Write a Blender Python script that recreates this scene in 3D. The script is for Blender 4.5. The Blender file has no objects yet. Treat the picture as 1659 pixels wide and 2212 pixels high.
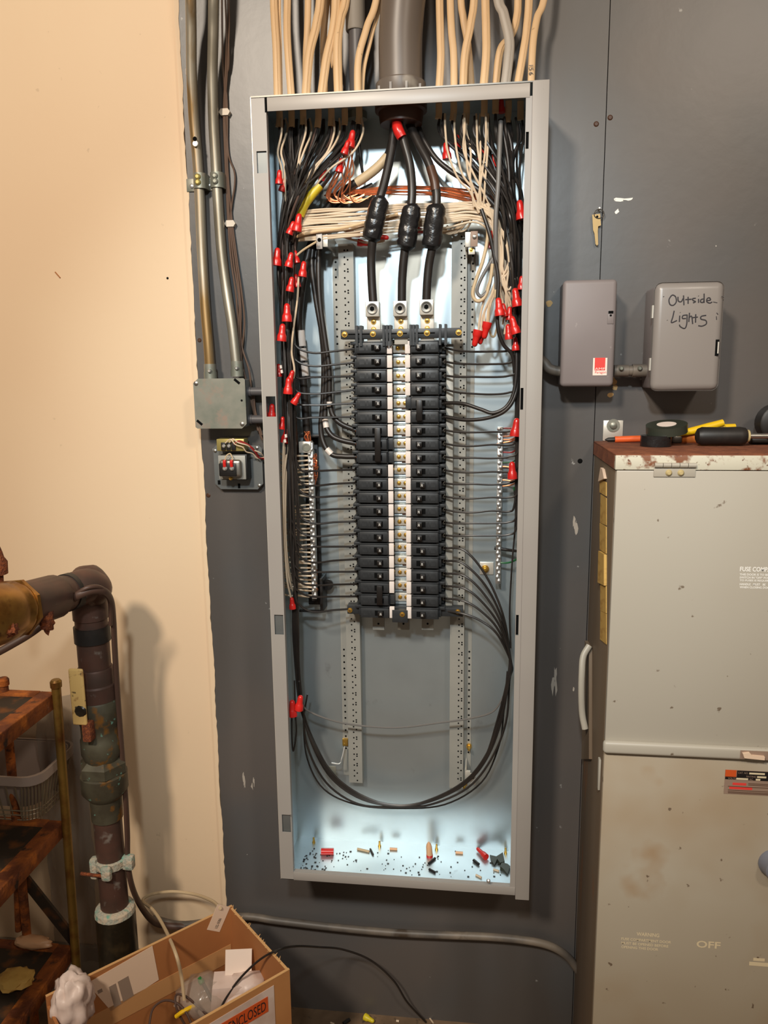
import bpy, bmesh, math, random
from mathutils import Vector as V, Matrix
random.seed(7)
C = bpy.context.scene.collection
sc = bpy.context.scene
PI = math.pi
# ---------------------------------------------------------------- camera
F = 1661.0
CAM = V((0.3971, -1.5478, 1.4821))
PITCH, YAW, ROLL = 0.17992, 0.12281, 0.01136
RZ = Matrix.Rotation(YAW, 3, 'Z'); RX = Matrix.Rotation(-PITCH, 3, 'X'); RY = Matrix.Rotation(ROLL, 3, 'Y')
RR = RZ @ RX @ RY                      # columns: right, forward, up
cd = bpy.data.cameras.new('camera'); cam = bpy.data.objects.new('camera', cd); C.objects.link(cam)
cd.sensor_fit = 'VERTICAL'; cd.sensor_height = 24.0; cd.lens = F / 2212.0 * 24.0; cd.clip_start = 0.02
r, f, u = RR.col[0], RR.col[1], RR.col[2]
cam.matrix_world = Matrix(((r.x, u.x, -f.x, CAM.x), (r.y, u.y, -f.y, CAM.y), (r.z, u.z, -f.z, CAM.z), (0, 0, 0, 1)))
sc.camera = cam
# ---------------------------------------------------------------- light
w = bpy.data.worlds.new('world'); sc.world = w; w.use_nodes = True
w.node_tree.nodes['Background'].inputs[0].default_value = (1.0, 0.86, 0.70, 1)
w.node_tree.nodes['Background'].inputs[1].default_value = 0.2
def lamp(name, loc, aim, size, power, col):
    l = bpy.data.lights.new(name, 'AREA'); l.shape = 'DISK'; l.size = size; l.energy = power; l.color = col
    o = bpy.data.objects.new(name, l); C.objects.link(o); o.location = loc
    o.rotation_euler = (V(aim) - V(loc)).to_track_quat('-Z', 'Y').to_euler()
    return o
lamp('warm_lamp', (-0.50, -2.5, 2.95), (0.1, 0, 1.0), 0.32, 84, (1.0, 0.87, 0.72))  # ceiling lamp, above and behind the camera
lamp('warm_lamp', (1.55, -2.4, 2.95), (1.0, 0, 1.2), 0.32, 24, (1.0, 0.87, 0.72))  # unseen fill lamp, added to brighten the right-hand board and cabinet
def spot(name, loc, aim, power, col, ang, blend, rad):
    l = bpy.data.lights.new(name, 'SPOT'); l.energy = power; l.color = col; l.spot_size = math.radians(ang); l.spot_blend = blend; l.shadow_soft_size = rad
    o = bpy.data.objects.new(name, l); C.objects.link(o); o.location = loc
    o.rotation_euler = (V(aim) - V(loc)).to_track_quat('-Z', 'Y').to_euler()
spot('work_light', (0.30, -1.95, 2.35), (0.26, 0, 1.22), 112, (0.85, 0.95, 1.0), 48, 0.7, 0.06)
sc.view_settings.view_transform = 'Standard'; sc.view_settings.look = 'None'
sc.view_settings.exposure = -0.38; sc.view_settings.gamma = 1.0; sc.view_settings.use_curve_mapping = False

# ---------------------------------------------------------------- pixel helpers (a pixel gives a direction; depth comes from the surface)
def ray(px, py): return RR @ V(((px - 829.5) / F, 1.0, -(py - 1106.0) / F))
def P(px, py, dep=0.0):                # point dep metres in front of the back wall
    v = ray(px, py); return CAM + v * ((-dep - CAM.y) / v.y)
def PZ(px, py, z): v = ray(px, py); return CAM + v * ((z - CAM.z) / v.z)
def PX(px, py, x): v = ray(px, py); return CAM + v * ((x - CAM.x) / v.x)

# ---------------------------------------------------------------- materials
def rgb(r, g, b):
    def l(c):
        c /= 255.0
        return c / 12.92 if c <= 0.04045 else ((c + 0.055) / 1.055) ** 2.4
    return (l(r), l(g), l(b), 1.0)
MATS = {}
def M(name, col, rough=0.5, metal=0.0, layers=(), bump=None, spec=0.5, world=False, coat=0, trans=0, alpha=1.0):
    """layers: (scale, lo, hi, colour, detail, (sx,sy,sz)) noise masks mixed over the base"""
    m = bpy.data.materials.new(name); m.use_nodes = True; nt = m.node_tree; n = nt.nodes; L = nt.links
    b = n['Principled BSDF']; b.inputs['Roughness'].default_value = rough; b.inputs['Metallic'].default_value = metal
    b.inputs['Specular IOR Level'].default_value = spec; b.inputs['Base Color'].default_value = col
    b.inputs['Coat Weight'].default_value = coat; b.inputs['Transmission Weight'].default_value = trans; b.inputs['Alpha'].default_value = alpha
    if layers or bump:
        if world: src = n.new('ShaderNodeNewGeometry').outputs['Position']
        else: src = n.new('ShaderNodeTexCoord').outputs['Object']
    prev = None
    for i, la in enumerate(layers):
        s, lo, hi, c2 = la[:4]; det = la[4] if len(la) > 4 else 3; st = la[5] if len(la) > 5 else None
        vec = src
        mp = n.new('ShaderNodeMapping'); L.new(src, mp.inputs[0]); mp.inputs[1].default_value = (i * 3.7, i * 1.9, i * 5.3)
        if st: mp.inputs[3].default_value = st
        nz = n.new('ShaderNodeTexNoise'); nz.inputs['Scale'].default_value = s; nz.inputs['Detail'].default_value = det
        L.new(mp.outputs[0], nz.inputs['Vector'])
        mr = n.new('ShaderNodeMapRange'); mr.inputs[1].default_value = lo; mr.inputs[2].default_value = hi
        L.new(nz.outputs['Fac'], mr.inputs[0])
        mx = n.new('ShaderNodeMix'); mx.data_type = 'RGBA'
        L.new(mr.outputs[0], mx.inputs[0])
        if prev: L.new(prev, mx.inputs[6])
        else: mx.inputs[6].default_value = col
        mx.inputs[7].default_value = c2; prev = mx.outputs[2]
    if prev: L.new(prev, b.inputs['Base Color'])
    if bump:
        nz = n.new('ShaderNodeTexNoise'); nz.inputs['Scale'].default_value = bump[0]; nz.inputs['Detail'].default_value = 4
        L.new(src, nz.inputs['Vector'])
        bp = n.new('ShaderNodeBump'); bp.inputs['Strength'].default_value = bump[1]; bp.inputs['Distance'].default_value = bump[2] if len(bump) > 2 else 0.002
        L.new(nz.outputs['Fac'], bp.inputs['Height']); L.new(bp.outputs[0], b.inputs['Normal'])
    MATS[name] = m
    return m
M('cream', rgb(228, 202, 168), 0.55, layers=((1.2, 0.35, 0.7, rgb(224, 194, 160)), (40, 0.74, 0.77, rgb(210, 184, 152))), bump=(60, 0.08), world=True)
M('board', rgb(92, 86, 82), 0.4, spec=0.75, layers=((2.2, 0.42, 0.6, rgb(82, 83, 84), 2), (3.0, 0.5, 0.62, rgb(78, 74, 71), 3, (1, 1, 0.25)), (38, 0.735, 0.77, rgb(150, 148, 144), 5), (14, 0.74, 0.78, rgb(70, 60, 52), 4), (55, 0.77, 0.79, rgb(205, 200, 190), 2)), bump=(30, 0.15), world=True)
M('baseboard', rgb(158, 148, 132), 0.6, layers=((9, 0.4, 0.7, rgb(128, 112, 92), 4),), world=True)
M('concrete', rgb(128, 104, 80), 0.85, layers=((14, 0.35, 0.7, rgb(98, 78, 58), 5), (60, 0.6, 0.7, rgb(70, 58, 46), 4)), bump=(50, 0.4), world=True)
M('enamel', rgb(158, 152, 145), 0.45, layers=((5, 0.4, 0.7, rgb(154, 147, 141)), (60, 0.74, 0.78, rgb(120, 112, 104), 4)))
M('enamel_bright', rgb(168, 160, 152), 0.38)
M('zinc', rgb(200, 213, 218), 0.40, 0.86, layers=((6, 0.35, 0.7, rgb(188, 200, 205), 4), (22, 0.68, 0.78, rgb(168, 178, 183), 4)))
M('rail', rgb(158, 156, 148), 0.45, 0.15, layers=((8, 0.4, 0.7, rgb(148, 147, 140)),))
M('hole', (0.004, 0.004, 0.004, 1), 0.9, spec=0.1)
M('black_plastic', rgb(42, 44, 46), 0.42, layers=((30, 0.55, 0.75, rgb(54, 56, 58), 4),))
M('black_dark', rgb(24, 22, 21), 0.45)
M('handle_black', rgb(26, 22, 20), 0.35)
M('label_white', rgb(226, 214, 206), 0.6)
M('print_white', rgb(246, 243, 236), 0.6)
M('print_faded', rgb(222, 206, 172), 0.7)
M('alu', rgb(222, 216, 204), 0.38, 0.55)
M('alu_bright', rgb(214, 212, 208), 0.38, 0.85)
M('steel', rgb(170, 166, 158), 0.35, 0.9)
M('socket', rgb(108, 104, 98), 0.4, 0.8)
M('brass', rgb(214, 172, 84), 0.3, 0.85)
M('wire_black', rgb(38, 33, 30), 0.38, layers=((20, 0.5, 0.8, rgb(52, 45, 40)),))
M('wire_grey', rgb(108, 104, 100), 0.42)
M('wire_white', rgb(214, 192, 164), 0.45, layers=((14, 0.4, 0.75, rgb(196, 170, 140)),))
M('wire_tan', rgb(196, 172, 136), 0.5)
M('wire_red', rgb(150, 40, 38), 0.4)
M('wire_green', rgb(30, 96, 52), 0.4)
M('copper', rgb(232, 150, 106), 0.36, 0.9, layers=((30, 0.45, 0.7, rgb(196, 112, 74)),))
M('tape_black', rgb(30, 28, 28), 0.26, layers=((40, 0.5, 0.75, rgb(44, 42, 42), 3),), bump=(70, 0.5, 0.004))
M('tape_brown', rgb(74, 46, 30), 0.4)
M('tape_yellow', rgb(214, 186, 44), 0.4)
M('tape_white', rgb(226, 214, 204), 0.4)
M('nut_red', rgb(206, 36, 30), 0.3, coat=0.2)
M('nut_tan', rgb(222, 172, 130), 0.4)
M('nut_yellow', rgb(224, 204, 40), 0.4)
M('pvc', rgb(112, 102, 94), 0.4, layers=((5, 0.4, 0.7, rgb(98, 86, 76), 3, (1, 1, 0.2)), (16, 0.66, 0.74, rgb(140, 130, 118))))
M('pvc_light', rgb(148, 140, 130), 0.5)
M('pvc_dark', rgb(84, 80, 80), 0.45)
M('nm', rgb(222, 188, 146), 0.5, layers=((10, 0.4, 0.7, rgb(206, 170, 126), 4, (1, 1, 0.2)), (60, 0.7, 0.76, rgb(150, 118, 84), 3)))
M('nm_grey', rgb(168, 158, 146), 0.5)
M('emt', rgb(158, 152, 138), 0.4, 0.6, layers=((33.6, 0.4, 0.68, rgb(128, 120, 104), 5, (1, 1, 0.25)),))
M('emt_rust', rgb(160, 152, 136), 0.42, 0.5, layers=((25.2, 0.42, 0.62, rgb(136, 108, 66), 5, (1.6, 1.6, 0.16)),))
M('galv', rgb(150, 148, 136), 0.45, 0.55, layers=((28.0, 0.4, 0.7, rgb(130, 134, 122), 5), (39.2, 0.58, 0.7, rgb(160, 142, 128), 4)))
M('galv_blue', rgb(122, 124, 122), 0.45, 0.5, layers=((9, 0.4, 0.7, rgb(108, 112, 112), 4),))
M('lv_wire', rgb(98, 74, 58), 0.5)
M('clip_white', rgb(216, 202, 184), 0.5)
M('zinc_yellow', rgb(176, 160, 96), 0.4, 0.6)
M('timer_grey', rgb(132, 122, 120), 0.5, layers=((5, 0.4, 0.7, rgb(122, 112, 110), 3), (40, 0.7, 0.76, rgb(160, 150, 146), 4)))
M('box_grey', rgb(140, 132, 126), 0.32)
M('ink', rgb(38, 32, 36), 0.5)
M('sticker_red', rgb(226, 66, 58), 0.5)
M('sticker_white', rgb(240, 222, 208), 0.55)
M('key_brass', rgb(168, 142, 98), 0.4, 0.7)
M('rust_top', rgb(118, 66, 42), 0.85, layers=((28.0, 0.4, 0.65, rgb(140, 82, 52), 5), (140.0, 0.55, 0.72, rgb(92, 52, 36), 4)), bump=(168.0, 0.3))
M('cab_paint', rgb(178, 171, 157), 0.42, layers=((1.6, 0.45, 0.68, rgb(174, 164, 148), 3), (1.1, 0.52, 0.7, rgb(170, 152, 130), 3), (40, 0.70, 0.73, rgb(120, 106, 90), 3), (6, 0.68, 0.76, rgb(204, 196, 180), 3, (1, 1, 0.3))), world=True)
M('cab_grimy', rgb(176, 167, 150), 0.45, layers=((1.6, 0.45, 0.68, rgb(166, 154, 134), 3), (2.2, 0.48, 0.7, rgb(158, 134, 104), 4), (5, 0.66, 0.80, rgb(156, 124, 88), 4), (40, 0.70, 0.73, rgb(110, 94, 78), 3)), world=True)
M('cab_side', rgb(120, 104, 86), 0.6, layers=((6, 0.4, 0.65, rgb(104, 86, 66), 5, (1, 1, 0.15)), (12, 0.6, 0.72, rgb(140, 88, 40), 4, (1, 1, 0.25))))
M('cab_rusty', rgb(206, 200, 180), 0.55, layers=((44.8, 0.52, 0.62, rgb(128, 78, 48), 6), (140.0, 0.62, 0.7, rgb(104, 58, 36), 4)))
M('paper_old', rgb(206, 166, 88), 0.7, layers=((30, 0.5, 0.7, rgb(182, 138, 66), 4, (1, 1, 3)),))
M('tool_orange', rgb(226, 98, 46), 0.4)
M('tool_amber', rgb(226, 128, 60), 0.2, trans=0.2)
M('rubber', rgb(30, 27, 25), 0.5, layers=((40, 0.5, 0.75, rgb(44, 38, 34), 3),))
M('pliers_yellow', rgb(236, 190, 20), 0.45)
M('cork', rgb(190, 170, 120), 0.6)
M('pipe_copper', rgb(96, 68, 58), 0.5, 0.35, layers=((22.4, 0.4, 0.66, rgb(78, 62, 54), 4), (39.2, 0.62, 0.72, rgb(136, 126, 118), 5)))
M('pipe_green', rgb(84, 80, 64), 0.55, 0.3, layers=((25.2, 0.4, 0.6, rgb(70, 64, 50), 4), (33.6, 0.58, 0.68, rgb(126, 84, 32), 4), (50.4, 0.66, 0.72, rgb(120, 176, 160), 4)))
M('verdigris', rgb(168, 170, 156), 0.8, layers=((84.0, 0.45, 0.6, rgb(196, 180, 158), 4), (56.0, 0.55, 0.7, rgb(110, 168, 150), 3)), bump=(168.0, 0.6, 0.006))
M('brass_old', rgb(164, 118, 54), 0.32, 0.75, layers=((19.6, 0.45, 0.66, rgb(120, 78, 32), 4), (33.6, 0.6, 0.72, rgb(92, 50, 26), 4)))
M('rust_iron', rgb(112, 60, 28), 0.85, layers=((33.6, 0.42, 0.6, rgb(176, 96, 34), 5), (56.0, 0.55, 0.7, rgb(58, 30, 20), 4)), bump=(196.0, 0.6, 0.004))
M('rust_lump', rgb(104, 52, 30), 0.9, layers=((168.0, 0.4, 0.65, rgb(150, 80, 40), 4),), bump=(336.0, 0.8, 0.004))
M('post_brass', rgb(138, 108, 50), 0.4, 0.6, layers=((28.0, 0.45, 0.7, rgb(104, 64, 28), 4),))
M('shelf_rust', rgb(150, 82, 30), 0.8, layers=((25.2, 0.4, 0.6, rgb(104, 52, 24), 5), (19.6, 0.55, 0.66, rgb(190, 108, 36), 4), (39.2, 0.6, 0.7, rgb(54, 34, 22), 4)), bump=(140.0, 0.6, 0.004))
M('shelf_dark', rgb(48, 38, 28), 0.7, layers=((22.4, 0.5, 0.68, rgb(112, 66, 26), 4),))
M('bin_plastic', rgb(166, 150, 140), 0.45)
M('bin_wire', rgb(150, 136, 112), 0.4, 0.4)
M('handle_tan', rgb(238, 198, 124), 0.5, layers=((50.4, 0.58, 0.68, rgb(170, 120, 70), 4), (84.0, 0.66, 0.72, rgb(60, 48, 38), 3)))
M('black_sleeve', rgb(36, 32, 24), 0.3, layers=((28.0, 0.5, 0.7, rgb(60, 50, 34), 4),))
M('cable_brown', rgb(78, 56, 46), 0.5)
M('cable_grime', rgb(82, 74, 62), 0.55)
M('cardboard', rgb(184, 128, 76), 0.75, layers=((7, 0.4, 0.7, rgb(172, 114, 64), 3),))
M('cardboard_in', rgb(172, 112, 62), 0.8, layers=((6, 0.4, 0.7, rgb(158, 98, 52), 3),))
M('cardboard_edge', rgb(204, 158, 104), 0.8)
M('cardboard_flap', rgb(196, 146, 94), 0.7)
M('paper_white', rgb(232, 204, 178), 0.6)
M('paper_grey', rgb(150, 130, 114), 0.7)
M('bag_white', rgb(216, 196, 186), 0.4, layers=((12, 0.45, 0.65, rgb(190, 162, 146), 4),))
M('label_orange', rgb(206, 84, 32), 0.5)
M('sheet_plastic', rgb(128, 120, 112), 0.3, layers=((6, 0.4, 0.7, rgb(150, 142, 132), 3),), alpha=0.55)
M('plastic_clear', rgb(200, 186, 172), 0.15, alpha=0.35)
M('conduit_paint', rgb(84, 78, 72), 0.5, layers=((8, 0.45, 0.65, rgb(126, 114, 100), 5), (16, 0.62, 0.72, rgb(70, 58, 46), 4)))
M('lens_blue', rgb(120, 124, 136), 0.4)
M('tape_face', rgb(52, 56, 46), 0.45)
M('wood_raw', rgb(196, 160, 108), 0.8)
M('label_brown', rgb(150, 126, 110), 0.6)
M('label_black', rgb(24, 18, 18), 0.5)
M('green_plastic', rgb(30, 110, 50), 0.4)

# ---------------------------------------------------------------- mesh builder
def rmf(pts):                          # rotation-minimising frames along a polyline
    T = []
    for i in range(len(pts)):
        a = pts[max(i - 1, 0)]; b = pts[min(i + 1, len(pts) - 1)]
        t = (b - a); T.append(t.normalized() if t.length > 1e-9 else V((0, 0, 1)))
    n = V((0, -1, 0)); n = n - T[0] * n.dot(T[0])
    if n.length < 0.1: n = V((1, 0, 0)) - T[0] * T[0].x
    n.normalize(); out = []
    for t in T:
        n = n - t * n.dot(t); n.normalize(); out.append((t, n, t.cross(n)))
    return out
def smooth(pts, per=6):
    pts = [V(p) for p in pts]
    if len(pts) < 3: return pts
    q = [pts[0] * 2 - pts[1]] + pts + [pts[-1] * 2 - pts[-2]]; out = []
    for i in range(1, len(q) - 2):
        for k in range(per):
            t = k / per; a, b, c, d = q[i - 1], q[i], q[i + 1], q[i + 2]
            out.append(0.5 * ((2 * b) + (c - a) * t + (2 * a - 5 * b + 4 * c - d) * t * t + (3 * b - a - 3 * c + d) * t ** 3))
    out.append(pts[-1]); return out
WLOC = {}
class B:
    def __init__(s): s.v = []; s.f = []
    def add(s, vs, fs):
        o = len(s.v); s.v += [V(x) for x in vs]; s.f += [tuple(i + o for i in g) for g in fs]; return s
    def box(s, x0, x1, y0, y1, z0, z1, bev=0.0, seg=2):
        vs = [(x0, y0, z0), (x1, y0, z0), (x1, y1, z0), (x0, y1, z0), (x0, y0, z1), (x1, y0, z1), (x1, y1, z1), (x0, y1, z1)]
        fs = [(0, 3, 2, 1), (4, 5, 6, 7), (0, 1, 5, 4), (1, 2, 6, 5), (2, 3, 7, 6), (3, 0, 4, 7)]
        if not bev: return s.add(vs, fs)
        bm = bmesh.new(); vv = [bm.verts.new(x) for x in vs]
        for g in fs: bm.faces.new([vv[i] for i in g])
        bmesh.ops.bevel(bm, geom=list(bm.edges), offset=bev, segments=seg, affect='EDGES', profile=0.5)
        bm.verts.index_update(); s.add([x.co.copy() for x in bm.verts], [[x.index for x in g.verts] for g in bm.faces]); bm.free(); return s
    def prism(s, poly, y0, y1):        # polygon in (x,z) extruded along y
        n = len(poly); vs = [(p[0], y0, p[1]) for p in poly] + [(p[0], y1, p[1]) for p in poly]
        return s.add(vs, [tuple(range(n)), tuple(range(2 * n - 1, n - 1, -1))] + [(i, i + n, (i + 1) % n + n, (i + 1) % n) for i in range(n)])
    def hexa(s, a, b):                 # solid between two quads (front, back)
        return s.add(list(a) + list(b), [(0, 1, 2, 3), (7, 6, 5, 4)] + [(i, i + 4, (i + 1) % 4 + 4, (i + 1) % 4) for i in range(4)])
    def tube(s, pts, r, n=8, caps=True, per=6, flat=None, raw=False):
        ps = [V(p) for p in pts] if raw else smooth(pts, per); m = len(ps)
        fr = rmf(ps); o = len(s.v)
        for i, (p, (t, a, b)) in enumerate(zip(ps, fr)):
            if isinstance(r, (list, tuple)):
                k = i / (m - 1) * (len(r) - 1); j = min(int(k), len(r) - 2); rr = r[j] + (r[j + 1] - r[j]) * (k - j)
            else: rr = r
            ra = rr * (flat if flat else 1)
            for k in range(n):
                an = 2 * PI * k / n; s.v.append(p + a * (math.cos(an) * ra) + b * (math.sin(an) * rr))
        for i in range(m - 1):
            for k in range(n):
                s.f.append((o + i * n + k, o + i * n + (k + 1) % n, o + (i + 1) * n + (k + 1) % n, o + (i + 1) * n + k))
        if caps:
            s.f.append(tuple(o + k for k in range(n - 1, -1, -1))); s.f.append(tuple(o + (m - 1) * n + k for k in range(n)))
        return s
    def lathe(s, p0, p1, prof, n=16):  # prof: (t along axis in metres from p0, radius)
        p0 = V(p0); d = (V(p1) - p0).normalized(); a = V((0, -1, 0)) - d * (-d.y)
        if a.length < 0.1: a = V((1, 0, 0)) - d * d.x
        a.normalize(); b = d.cross(a); o = len(s.v); m = len(prof)
        for t, rr in prof:
            for k in range(n):
                an = 2 * PI * (k + 0.5) / n; s.v.append(p0 + d * t + a * (math.cos(an) * rr) + b * (math.sin(an) * rr))
        for i in range(m - 1):
            for k in range(n): s.f.append((o + i * n + k, o + i * n + (k + 1) % n, o + (i + 1) * n + (k + 1) % n, o + (i + 1) * n + k))
        s.f.append(tuple(o + k for k in range(n - 1, -1, -1))); s.f.append(tuple(o + (m - 1) * n + k for k in range(n))); return s
    def cyl(s, p0, p1, r0, r1=None, n=16):
        return s.lathe(p0, p1, [(0, r0), ((V(p1) - V(p0)).length, r0 if r1 is None else r1)], n)
    def disc(s, c, r, d=(0, -1, 0), h=0.0004, n=8): c = V(c); return s.cyl(c, c + V(d) * h, r, n=n)
    def plate(s, x0, x1, z0, z1, y0, y1, holes=()):  # flat plate with rectangular openings
        xs = sorted({x0, x1} | {h[0] for h in holes} | {h[1] for h in holes}); zs = sorted({z0, z1} | {h[2] for h in holes} | {h[3] for h in holes})
        xs = [x for x in xs if x0 <= x <= x1]; zs = [z for z in zs if z0 <= z <= z1]
        inh = lambda x, z: any(h[0] < x < h[1] and h[2] < z < h[3] for h in holes)
        for i in range(len(xs) - 1):
            for j in range(len(zs) - 1):
                if not inh((xs[i] + xs[i + 1]) / 2, (zs[j] + zs[j + 1]) / 2): s.box(xs[i], xs[i + 1], y0, y1, zs[j], zs[j + 1])
        return s
    def obj(s, name, mat, parent=None, label=None, cat=None, group=None, kind=None, sharp=38, origin=None):
        lo = V((min(p.x for p in s.v), min(p.y for p in s.v), min(p.z for p in s.v))); hi = V((max(p.x for p in s.v), max(p.y for p in s.v), max(p.z for p in s.v)))
        o = V(origin) if origin else V(((lo.x + hi.x) / 2, (lo.y + hi.y) / 2, lo.z if parent is None else (lo.z + hi.z) / 2))
        me = bpy.data.meshes.new(name); me.from_pydata([p - o for p in s.v], [], s.f)
        bm = bmesh.new(); bm.from_mesh(me); bmesh.ops.recalc_face_normals(bm, faces=bm.faces); bm.to_mesh(me); bm.free()
        me.materials.append(MATS[mat]); me.polygons.foreach_set('use_smooth', [True] * len(me.polygons)); me.set_sharp_from_angle(angle=math.radians(sharp)); me.update()
        ob = bpy.data.objects.new(name, me); C.objects.link(ob); WLOC[ob.name] = o
        if parent: ob.parent = parent; ob.location = o - WLOC[parent.name]
        else: ob.location = o
        return tag(ob, label, cat, group, kind)
def tag(o, label=None, cat=None, group=None, kind=None):
    for k, x in (('label', label), ('category', cat), ('group', group), ('kind', kind)):
        if x: o[k] = x
    return o
def thing(name, loc, label, cat, group=None):
    o = bpy.data.objects.new(name, None); C.objects.link(o); o.empty_display_size = 0.02; o.location = loc; WLOC[o.name] = V(loc); return tag(o, label, cat, group)
def link_copy(src, parent=None, loc=None):
    c = src.copy(); C.objects.link(c)
    if parent: c.parent = parent
    if loc is not None: c.location = loc
    return c
def text_mesh(body, width=None, height=None, bold=0.0, align='LEFT', spacing=1.0):
    cu = bpy.data.curves.new('lettering', 'FONT'); cu.body = body; cu.size = 1; cu.extrude = 0.0; cu.offset = bold; cu.align_x = align; cu.space_character = spacing; cu.resolution_u = 3
    to = bpy.data.objects.new('lettering', cu); C.objects.link(to); me = bpy.data.meshes.new_from_object(to); bpy.data.objects.remove(to); bpy.data.curves.remove(cu)
    xs = [v.co.x for v in me.vertices]; ys = [v.co.y for v in me.vertices]; x0, x1, y0, y1 = min(xs), max(xs), min(ys), max(ys)
    sx = width / (x1 - x0) if width else None; sy = height / (y1 - y0) if height else None
    sx = sx or sy; sy = sy or sx
    vs = [((v.co.x - x0) * sx, (v.co.y - y0) * sy) for v in me.vertices]; fs = [tuple(p.vertices) for p in me.polygons]; bpy.data.meshes.remove(me)
    return vs, fs
def lettering(name, body, origin, ux, uy, mat, parent, width=None, height=None, lift=0.0004, label=None, bold=0.0):
    """flat print: lower-left corner origin, unit axes ux, uy, lifted off the surface along ux x uy"""
    vs, fs = text_mesh(body, width, height, bold); ux = V(ux).normalized(); uy = V(uy).normalized(); nn = ux.cross(uy); b = B()
    b.add([V(origin) + ux * x + uy * y + nn * lift for x, y in vs], fs)
    return b.obj(name, mat, parent, label=label)
ORD = ['first', 'second', 'third', 'fourth', 'fifth', 'sixth', 'seventh', 'eighth', 'ninth', 'tenth', 'eleventh', 'twelfth', 'thirteenth', 'fourteenth', 'fifteenth', 'sixteenth', 'seventeenth', 'eighteenth', 'nineteenth', 'twentieth', 'twenty-first', 'twenty-second', 'twenty-third', 'twenty-fourth', 'twenty-fifth', 'twenty-sixth', 'twenty-seventh', 'twenty-eighth', 'twenty-ninth', 'thirtieth', 'thirty-first', 'thirty-second', 'thirty-third', 'thirty-fourth', 'thirty-fifth', 'thirty-sixth']

def crumple(name, c_, s_, mat, label, cat, seed, sub=3, amt=.28, group=None, parent=None, freq=3.0, kind=None):
    bm = bmesh.new(); bmesh.ops.create_icosphere(bm, subdivisions=sub, radius=1.0); from mathutils import noise as nz
    vs_ = []
    for v_ in bm.verts:
        d__ = v_.co.normalized(); k_ = 1 + amt * (nz.noise(d__ * freq + V((seed, 0, 0))) + .6 * abs(nz.noise(d__ * freq * 2.3 + V((0, seed, 0)))))
        vs_.append(V(c_) + V((d__.x * s_[0] * k_, d__.y * s_[1] * k_, d__.z * s_[2] * k_)))
    fs_ = [tuple(v_.index for v_ in f_.verts) for f_ in bm.faces]; bm.free(); b = B(); b.add(vs_, fs_); return b.obj(name, mat, parent, label=label, cat=cat, group=group, sharp=65, kind=kind)
# ---------------------------------------------------------------- the setting
B().box(-1.6, 1.9, -2.9, 0.1, -0.06, 0).obj('floor', 'concrete', kind='structure', label='dirty brown concrete floor at the foot of the wall')
wall = B().box(-1.6, 1.9, 0.012, 0.1, 0, 3.1).obj('wall_back', 'cream', kind='structure', label='cream painted wall behind the pipe and shelf')
XE = -0.176; XS = 0.6225
B().box(XE, XS - 0.0008, 0.0, 0.012, 0.0, 3.1).obj('plywood_board', 'board', wall, label='grey painted backboard behind the breaker panel')
B().box(XS + 0.0008, 1.9, 0.0, 0.012, 0.0, 3.1).obj('plywood_board', 'board', wall, label='grey painted backboard behind the fuse cabinet')
pe = []
z = 0.12
while z < 3.1:
    pe.append((XE + 0.0016 * math.sin(z * 9) * math.sin(z * 23 + 1) + random.uniform(-0.0010, 0.0014), z)); z += 0.012
B().prism([(XE - 0.008, 0.12)] + pe + [(XE - 0.008, 3.1)], -0.0012, 0.012).obj('paint_edge', 'cream', wall, label='ragged edge of cream paint overlapping the backboard')
B().box(-1.6, XE - 0.0005, 0.0, 0.012, 0.0, 0.115, 0.003).obj('baseboard_left', 'baseboard', kind='structure', label='grimy baseboard along the foot of the cream wall')
# ---------------------------------------------------------------- breaker panel enclosure
FZ = 0.4471; PH = 1.5059; PW = 0.508; PD = 0.146; TZ = FZ + PH
enc = thing('panel_enclosure', (PW / 2, -PD / 2, FZ), 'tall open grey metal breaker panel enclosure on the backboard', 'electrical panel')
B().box(0.0015, PW - 0.0015, -0.003, -0.0005, FZ, TZ).obj('back_panel', 'zinc', enc, label='shiny bluish galvanized back panel')
B().box(0, 0.0016, -PD, 0, FZ, TZ).obj('side_wall', 'zinc', enc)
B().box(PW - 0.0016, PW, -PD, 0, FZ, TZ).obj('side_wall', 'zinc', enc)
B().box(0.0016, PW - 0.0016, -PD, -0.003, TZ - 0.0016, TZ).obj('top_wall', 'zinc', enc)
B().box(0.0016, PW - 0.0016, -PD, -0.003, FZ, FZ + 0.0016).obj('bottom_wall', 'zinc', enc, label='shiny galvanized bottom with scraps on it')
def slot(pxa, pxb, pya, pyb):
    a = P(pxa, pyb, PD); b = P(pxb, pya, PD); return (a.x, b.x, a.z, b.z)
LS = 0.0265
hl = [slot(554, 583, 326, 375), slot(573, 599, 856, 900), slot(591, 617, 1328, 1370), slot(607, 633, 1760, 1796)]
hl = [(0.0065, 0.0245, h[2], h[3]) for h in hl]
st = B().plate(0, LS, FZ, TZ, -PD - 0.0016, -PD, hl); st.box(0, LS, -PD - 0.0016, -PD, FZ, FZ + 0.001)
st.box(LS - 0.0015, LS, -PD, -PD + 0.010, FZ + 0.02, TZ - 0.02)
st.obj('stile', 'enamel', enc, label='grey front flange with four rectangular slots')
for h in (hl[0], hl[2], hl[3]):
    B().box(h[0] - 0.001, h[1] + 0.001, -PD + 0.0025, -PD + 0.004, h[2] - 0.003, h[3] + 0.003).obj('slot_backing', 'galv_blue', enc)
RS = PW - 0.0275
hr = [slot(1136, 1141, 285, 322), slot(1126, 1131, 838, 885), slot(1117, 1122, 1328, 1372)]
B().box(RS, PW, -PD - 0.0045, -PD, FZ - 0.008, TZ + 0.001, 0.0012).obj('stile', 'enamel', enc, label='raised grey front flange, overhanging at its foot')
hh = [(RS - 0.0095, RS - 0.0045, h[2], h[3]) for h in hr]
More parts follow.
